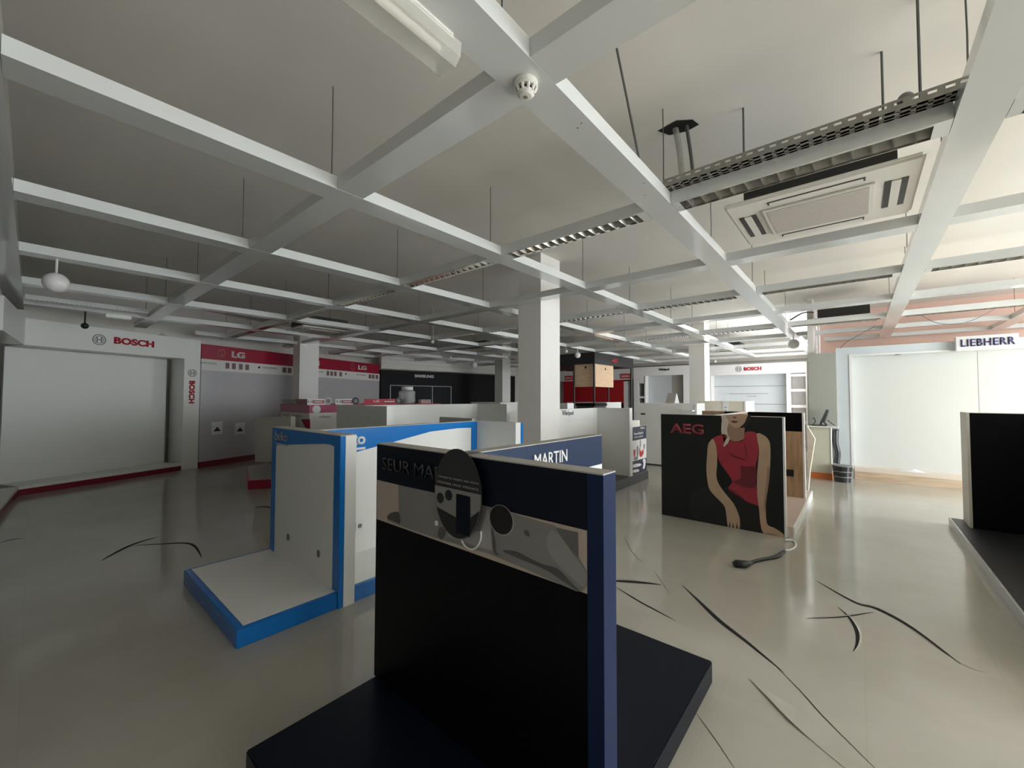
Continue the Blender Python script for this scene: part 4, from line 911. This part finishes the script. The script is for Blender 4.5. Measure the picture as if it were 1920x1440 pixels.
# topper signs along the counter edge
def topper(x0, x1, y0, y1, body, red0, red1, label, knob=BLACK, lx=None):
    X_ = LX1-0.03; a, c2 = PX(x0, y1, X_), PX(x1, y1, X_); z0_ = LZ+0.005; z1_ = PX(x0, y0, X_).z
    t = thing('topper_sign', (X_, a.y, z0_), label, 'sign', 'sign boards standing on the magenta counter')
    obj('board', bx(X_-0.006, X_, a.y, c2.y, z0_, z1_), body, t)
    r0, r1 = PX(red0, y1, X_).y, PX(red1, y1, X_).y
    obj('red_field', bx(X_+0.0005, X_+0.002, r0, r1, z0_+(z1_-z0_)*0.25, z1_-(z1_-z0_)*0.25), RED, t)
    obj('white_line', bx(X_+0.0025, X_+0.004, r0+0.03, r1-0.03, z0_+(z1_-z0_)*0.42, z1_-(z1_-z0_)*0.42), PAPER, t)
    b = bmesh.new(); disc(b, (X_+0.001, c2.y-0.02, (z0_+z1_)/2+0.015), UY, UZ, 0.075, 0.008); kn = obj('round_badge', b, knob, t)
    b = bmesh.new(); disc(b, (X_+0.0095, c2.y-0.02, (z0_+z1_)/2+0.015), UY, UZ, 0.04, 0.004); obj('badge_centre', b, MGREY, kn)
    if lx is not None:
        p = PX(lx, y1, X_).y; text('lettering', 'LG', (X_+0.003, p, z0_+0.04), UY, 0.13, (z1_-z0_)*0.45, PAPER if body is not PAPER else TXTG, t, bold=0.04, depth=0.004)
topper(576, 617, 748, 759, PAPER, 586, 607, 'white sign board with pink stripe and pale badge, near end of the magenta counter', knob=mat('pale_badge', (0.5, 0.47, 0.47), 0.4), lx=577)
topper(629, 668, 748, 759, PAPER, 640, 661, 'white sign board with red stripe and dark badge, middle of the magenta counter', lx=631)
topper(683, 748, 748, 760, REDT, 718, 742, 'long red sign board with white lettering at the far end of the magenta counter', lx=700)
for x0, x1, y0, y1, m_, lab in ((528, 553, 749, 760, TXTG, 'grey folded sign at the near left end of the magenta counter'), (552, 577, 748, 760, REDK, 'dark red folded sign beside the grey folded one')):
    a, c2 = PY(x0, y1, LY0+0.05), PY(x1, y1, LY0+0.05); z1_ = PY(x0, y0, LY0+0.05).z
    b = bmesh.new(); flat(b, [(a.x+0.10, LY0+0.05, LZ+0.005), (c2.x+0.02, LY0+0.05, LZ+0.005), (c2.x-0.04, LY0+0.05, z1_), (a.x, LY0+0.05, z1_)], (0, 1, 0), 0.006)
    tag(obj('folded_sign', b, m_), lab, 'sign', 'sign boards standing on the magenta counter')
# plastic jar
jp = PX(763, 756, LX1-0.25); jp.z = LZ+0.005
t = thing('plastic_jar', jp, 'big clear plastic container with a white lid on the far end of the magenta counter', 'jar')
b = bmesh.new(); lathe(b, jp, [(0.16, 0), (0.19, 0.05), (0.18, 0.2), (0.19, 0.27), (0.12, 0.31)], 20); obj('jar_body', b, CLEAR, t, smooth=True)
b = bmesh.new(); lathe(b, jp, [(0.13, 0.312), (0.13, 0.38), (0.12, 0.385)], 20); obj('lid', b, PAPER, t)
b = bmesh.new(); box(b, jp.x-0.06, jp.x+0.06, jp.y-0.06, jp.y+0.06, jp.z+0.01, jp.z+0.12); obj('contents', b, TXTG, t)
p = PX(795, 757, LX1-0.1); b = bmesh.new(); box(b, p.x-0.1, p.x, p.y-0.08, p.y+0.2, LZ+0.005, LZ+0.10); tag(obj('clear_tray', b, mat('pinkish_clear', (0.6, 0.42, 0.42), 0.2, alpha=0.6)), 'pinkish clear plastic tray at the far end of the magenta counter', 'tray')

# ---- rounded white stand on a red plinth
WA, WB = PZ(462, 893, 0), None
t = thing('display_stand', (-9.7, 3.0, 0), 'pale rounded upright stand on a dark red plinth, left of the magenta counter', 'display stand')
p1, p2 = PZ(463, 874, 0.16), PZ(505, 893, 0.16)
b = bmesh.new(); prism(b, [(p1.x, p1.y), (-8.05, 2.45), (-7.75, 2.95), (-9.1, 3.26), (-9.9, 3.4)], 0, 0.15); obj('plinth', b, RED, t)
b = bmesh.new(); prism(b, [(p1.x+0.05, p1.y), (-8.1, 2.5), (-7.8, 2.9), (-9.1, 3.24), (-9.85, 3.38)], 0.15, 0.16); obj('plinth_top', b, TOPGREY, t)
g = lambda x, y: PY(x, y, 2.98)
b = bmesh.new(); flat(b, [g(*p) for p in ((478, 866), (477, 800), (477, 788), (479, 783), (486, 781.5), (545, 781), (546, 866))], (0, 1, 0), 0.08); obj('upright_panel', b, mat('cream_upright', (0.62, 0.60, 0.50), 0.5), t)

# ================================================================ FAR WALL
YB = 16.3
def fx(px, Y=YB): return PY(px, 700, Y).x
t = thing('wall_unit', (-2.6, YB, 0), 'far white wall unit with ring logo, red lettering and shelves on its right', 'wall unit')
x0, x1, x2, x3 = fx(1325), fx(1333), fx(1474), fx(1513)
WB_ = mat('far_white', (0.78, 0.77, 0.76), 0.45, noise=0.02)
b = bmesh.new(); box(b, x0, x3, YB, YB+0.6, 2.43, 2.80); box(b, x0, x1, YB, YB+0.6, 0, 2.43); box(b, x2, x2+0.12, YB, YB+0.6, 0, 2.43); box(b, x3-0.04, x3, YB, YB+0.6, 0, 2.43); obj('frame', b, WB_, t)
obj('back_board', bx(x1, x2, YB+0.45, YB+0.5, 0, 2.43), mat('satin_far_board', (0.60, 0.64, 0.66), 0.3, noise=0.03), t)
for z in (2.36, 1.86, 1.33, 0.8): obj('shelf', bx(x2+0.121, x3-0.041, YB+0.001, YB+0.6, z-0.045, z+0.045), WB_, t)
obj('shelf_back', bx(x2+0.12, x3-0.04, YB+0.5, YB+0.55, 0, 2.4), WALLC, t)
for z, xa, xb in ((2.02, x1, x2), (1.75, x1+0.5, x2-0.6), (1.66, x1+1.1, x2-0.95), (1.38, x1, x2)): obj('board_joint', bx(xa, xb, YB+0.44, YB+0.449, z, z+0.012), MGREY, t)
a, c2 = fx(1395), fx(1428); text('lettering', 'BOSCH', (a, YB-0.002, 2.565), UX, c2-a, 0.125, REDT, t, bold=0.05, depth=0.01)
emblem(Vector((fx(1385), YB-0.002, 2.63)), UX, 0.10, t)
t = thing('wall_unit', (-6.4, YB, 0), 'far white wall unit with small black lettering, left of the far white column', 'wall unit')
x0, x1, x2, x3 = fx(1188), fx(1209), fx(1281), fx(1322)
b = bmesh.new(); box(b, x0, x3, YB, YB+0.6, 2.50, 2.86); box(b, x0, x0+0.2, YB, YB+0.6, 0, 2.2); box(b, x0, x1, YB, YB+0.6, 2.2, 2.5); box(b, x1-0.03, x1+0.02, YB, YB+0.6, 0, 2.5); box(b, x2, x2+0.35, YB, YB+0.6, 0, 2.5); box(b, x2+0.35, x3, YB, YB+0.6, 2.15, 2.5); obj('frame', b, WB_, t)
obj('back_board', bx(x1+0.02, x2-0.55, YB+0.3, YB+0.35, 0, 2.5), mat('satin_far_board', (0.60, 0.64, 0.66), 0.3), t)
obj('back_board', bx(x2-0.55, x2, YB+0.31, YB+0.35, 0, 2.5), TOPGREY, t)
for z in (1.62, 0.95):
    obj('shelf', bx(x0+0.201, x1-0.031, YB+0.001, YB+0.5, z-0.04, z+0.04), WB_, t); obj('shelf', bx(x2+0.351, x3, YB+0.001, YB+0.55, z-0.04, z+0.04), WB_, t)
obj('shelf_back', bx(x0+0.2, x1-0.03, YB+0.5, YB+0.55, 0, 2.2), DGREY, t)
a, c2 = fx(1235), fx(1255); text('lettering', 'Whirlpool', (a, YB-0.002, 2.66), UX, c2-a, 0.12, BLACK, t, bold=0.04, depth=0.01)
t = thing('wall_unit', (-8.6, YB, 0), 'dark red far wall unit behind the hanging pine boards', 'wall unit')
x0, x1 = fx(1049), fx(1167)
obj('red_panel', bx(x0+0.15, x1, YB+0.1, YB+0.2, 1.35, 2.36), REDW, t); obj('lower_panel', bx(x0-0.4, x1, YB+0.09, YB+0.2, 0, 1.349), BLACKB, t)
obj('header', bx(x0-0.6, fx(1186), YB+0.1, YB+0.5, 2.37, 2.86), WB_, t)
for a_, c_ in ((1057, 1072), (1162, 1180)):
    a, c2 = fx(a_), fx(c_); s = obj('sign_plate', bx(a, c2, YB+0.07, YB+0.099, 2.42, 2.62), REDT, t); obj('sign_line', bx(a+0.03, c2-0.03, YB+0.065, YB+0.0699, 2.47, 2.56), mat('pinkish_print', (0.6, 0.35, 0.36), 0.4), s)
obj('side_shelf', bx(fx(1167)+0.01, fx(1174), YB+0.1, YB+0.5, 0, 2.3), WB_, t)
st('trim_5', bx(-13.0, -0.82, YB+0.1, YB+0.16, 2.87, 2.91), MGREY)

# ---- canopy kiosk
t = thing('kiosk', (-6.6, 12.2, 0), 'kiosk with a black canopy on thin posts and hanging pine boards', 'kiosk')
kc = PZ(1115, 660, 2.96); kx, ky = kc.x, kc.y; kz0 = 2.62
kyR = PX(1187, 670, kx).y
obj('canopy', bx(kx-2.6, kx, ky, kyR, kz0, 2.955), mat('canopy_black', (0.018, 0.018, 0.02), 0.4), t)
text('lettering', 'AEG', (kx+0.002, PX(1147, 680, kx).y, 2.73), UY, 0.45, 0.13, REDT, t, bold=0.03, depth=0.006)
for (xx, yy) in ((kx-0.05, ky+0.05), (kx-0.05, kyR-0.05), (kx-0.75, ky+0.05), (kx-2.5, ky+0.05), (kx-0.9, kyR-0.1)):
    b = bmesh.new(); tube(b, [(xx, yy, 0), (xx, yy, kz0)], 0.03, 8); obj('post', b, BLACK, t)
zz = 1.93
for sd in (0, 1):
    if sd == 0: bb = bx(PY(1078, 700, ky+0.12).x, kx-0.1, ky+0.11, ky+0.14, zz, kz0-0.001)
    else: bb = bx(kx-0.09, kx-0.06, ky+0.15, PX(1150, 700, kx-0.06).y, zz, kz0-0.001)
    w_ = obj('pine_board', bb, PINE, t)
    if sd == 0: obj('handle_hole', bx(kx-0.40, kx-0.34, ky+0.105, ky+0.1095, kz0-0.13, kz0-0.06), BLACK, w_)
    else: obj('handle_hole', bx(kx-0.0595, kx-0.055, ky+0.75, ky+0.82, kz0-0.16, kz0-0.09), BLACK, w_)
t = thing('display_counter', (kx-0.8, ky-1, 0), 'low white counter under the pine boards of the kiosk', 'counter')
a, c2 = PY(1063, 750, ky+0.3), PY(1116, 750, ky+0.3); b_ = PY(1137, 750, ky+0.3)
obj('body', bx(a.x, b_.x-0.06, ky+0.3, ky+1.3, 0, 1.455), mat('pinkish_counter', (0.62, 0.56, 0.53), 0.5), t); obj('end_board', bx(b_.x-0.06, b_.x, ky+0.29, ky+1.3, 0, 1.46), PAPER, t)
t = tag(obj('dark_worktop', bx(PY(1079, 757, ky-0.8).x, PY(1116, 757, ky-0.8).x, ky-0.8, ky-0.1, 1.37, 1.44), BLACKB), 'black worktop edge below the kiosk counter', 'worktop')
tag(obj('worktop_base', bx(PY(1081, 757, ky-0.7).x, PY(1114, 757, ky-0.7).x, ky-0.7, ky-0.15, 0, 1.369), DGREY), 'dark cabinet carrying the black worktop in front of the kiosk', 'cabinet')
# ---- white counters in the middle distance
t = thing('display_counter', (-3.4, 10, 0), 'long white counter behind the poster stand, with a small brown mark', 'counter')
obj('body', bx(-4.11, -2.79, 9.6, 10.2, 0.03, 1.47), WHITE2, t); obj('end_board', bx(-2.79, -2.74, 9.59, 10.2, 0.03, 1.475), PAPER, t); obj('plinth', bx(-4.08, -2.8, 9.63, 10.2, 0, 0.029), BLACK, t)
m_ = PY(1206, 776, 9.599); obj('brown_mark', bx(m_.x-0.06, m_.x+0.05, 9.596, 9.5995, m_.z-0.02, m_.z+0.02), mat('brown_print', (0.12, 0.05, 0.03), 0.5), t)
obj('small_shelf', bx(-3.0, -2.79, 9.42, 9.59, 1.30, 1.33), PAPER, t)
t = thing('display_counter', (-2.2, 11, 0), 'cream counter block with a white printed strip, right of the long white counter', 'counter')
a, c2 = PY(1309, 752, 10.4), PY(1398, 752, 10.4)
obj('body', bx(a.x, c2.x-0.03, 10.4, 11.4, 0, a.z), mat('cream_counter', (0.74, 0.68, 0.58), 0.5), t); obj('end_board', bx(c2.x-0.03, c2.x, 10.39, 11.4, 0, a.z+0.004), PAPER, t)
p, q = PY(1355, 770, 10.39), PY(1365, 753, 10.39); pl = obj('paper_strip', bx(p.x, q.x, 10.392, 10.399, p.z-0.1, q.z), PAPER, t)
for k in range(3): obj('strip_line', bx(p.x+0.03, q.x-0.03, 10.3905, 10.3915, q.z-0.14-0.07*k, q.z-0.125-0.07*k), MGREY, pl)
# tent card on the white counter
tc2 = PY(1262, 752, 9.9)
t = thing('tent_card', (tc2.x, 9.9, 1.475), 'folded grey tent card standing on the long white counter', 'tent card')
a, c2 = PY(1249, 755, 9.85), PY(1266, 755, 9.85)
b = bmesh.new(); flat(b, [(a.x, 9.80, 1.472), (c2.x, 9.80, 1.472), (c2.x, 9.92, 1.715), (a.x+0.02, 9.92, 1.715)], (0, 1, -0.3), 0.004); obj('card_front', b, mat('card_grey', (0.40, 0.37, 0.34), 0.5, noise=0.2), t)
b = bmesh.new(); flat(b, [(c2.x, 9.80, 1.472), (c2.x+0.08, 9.9, 1.472), (c2.x+0.01, 9.93, 1.715)], (0, 1, 0), 0.004); obj('card_back', b, PAPER, t)

# ---------------------------------------------------------------- things on the floor
b = bmesh.new(); tube(b, smoothpts([PZ(1472, 1012, 0.02), PZ(1488, 1014, 0.012), PZ(1492, 1024, 0.01), PZ(1482, 1031, 0.01), PZ(1468, 1032, 0.01)], 6), 0.010, 8)
tag(obj('cable', b, PAPER, smooth=True), 'short white cable looping out from under the poster stand', 'cable')
pts = [PZ(1470, 1034, 0.015), PZ(1455, 1043, 0.018), PZ(1440, 1047, 0.015), PZ(1420, 1051, 0.018), PZ(1405, 1056, 0.015)]
t = thing('cable', PZ(1420, 1052, 0), 'black cable bundle with a plug lying on the floor in front of the poster stand', 'cable')
b = bmesh.new(); tube(b, smoothpts(pts, 6), 0.016, 8); tube(b, smoothpts([p+Vector((0.02*math.sin(k*2), 0.035*math.cos(k*1.5), 0)) for k, p in enumerate(pts)], 6), 0.012, 8); obj('cord', b, BLACK, t, smooth=True)
b = bmesh.new(); tube(b, [PZ(1408, 1056, 0.03), PZ(1396, 1058, 0.035), PZ(1380, 1057, 0.03), PZ(1375, 1055, 0.025)], [0.02, 0.035, 0.038, 0.015], 12); obj('plug', b, BLACK, t, smooth=True)
for o in list(bpy.data.objects):
    if o.name.startswith('louvred_light') and o.parent is None and 'label' not in o: bpy.data.objects.remove(o)
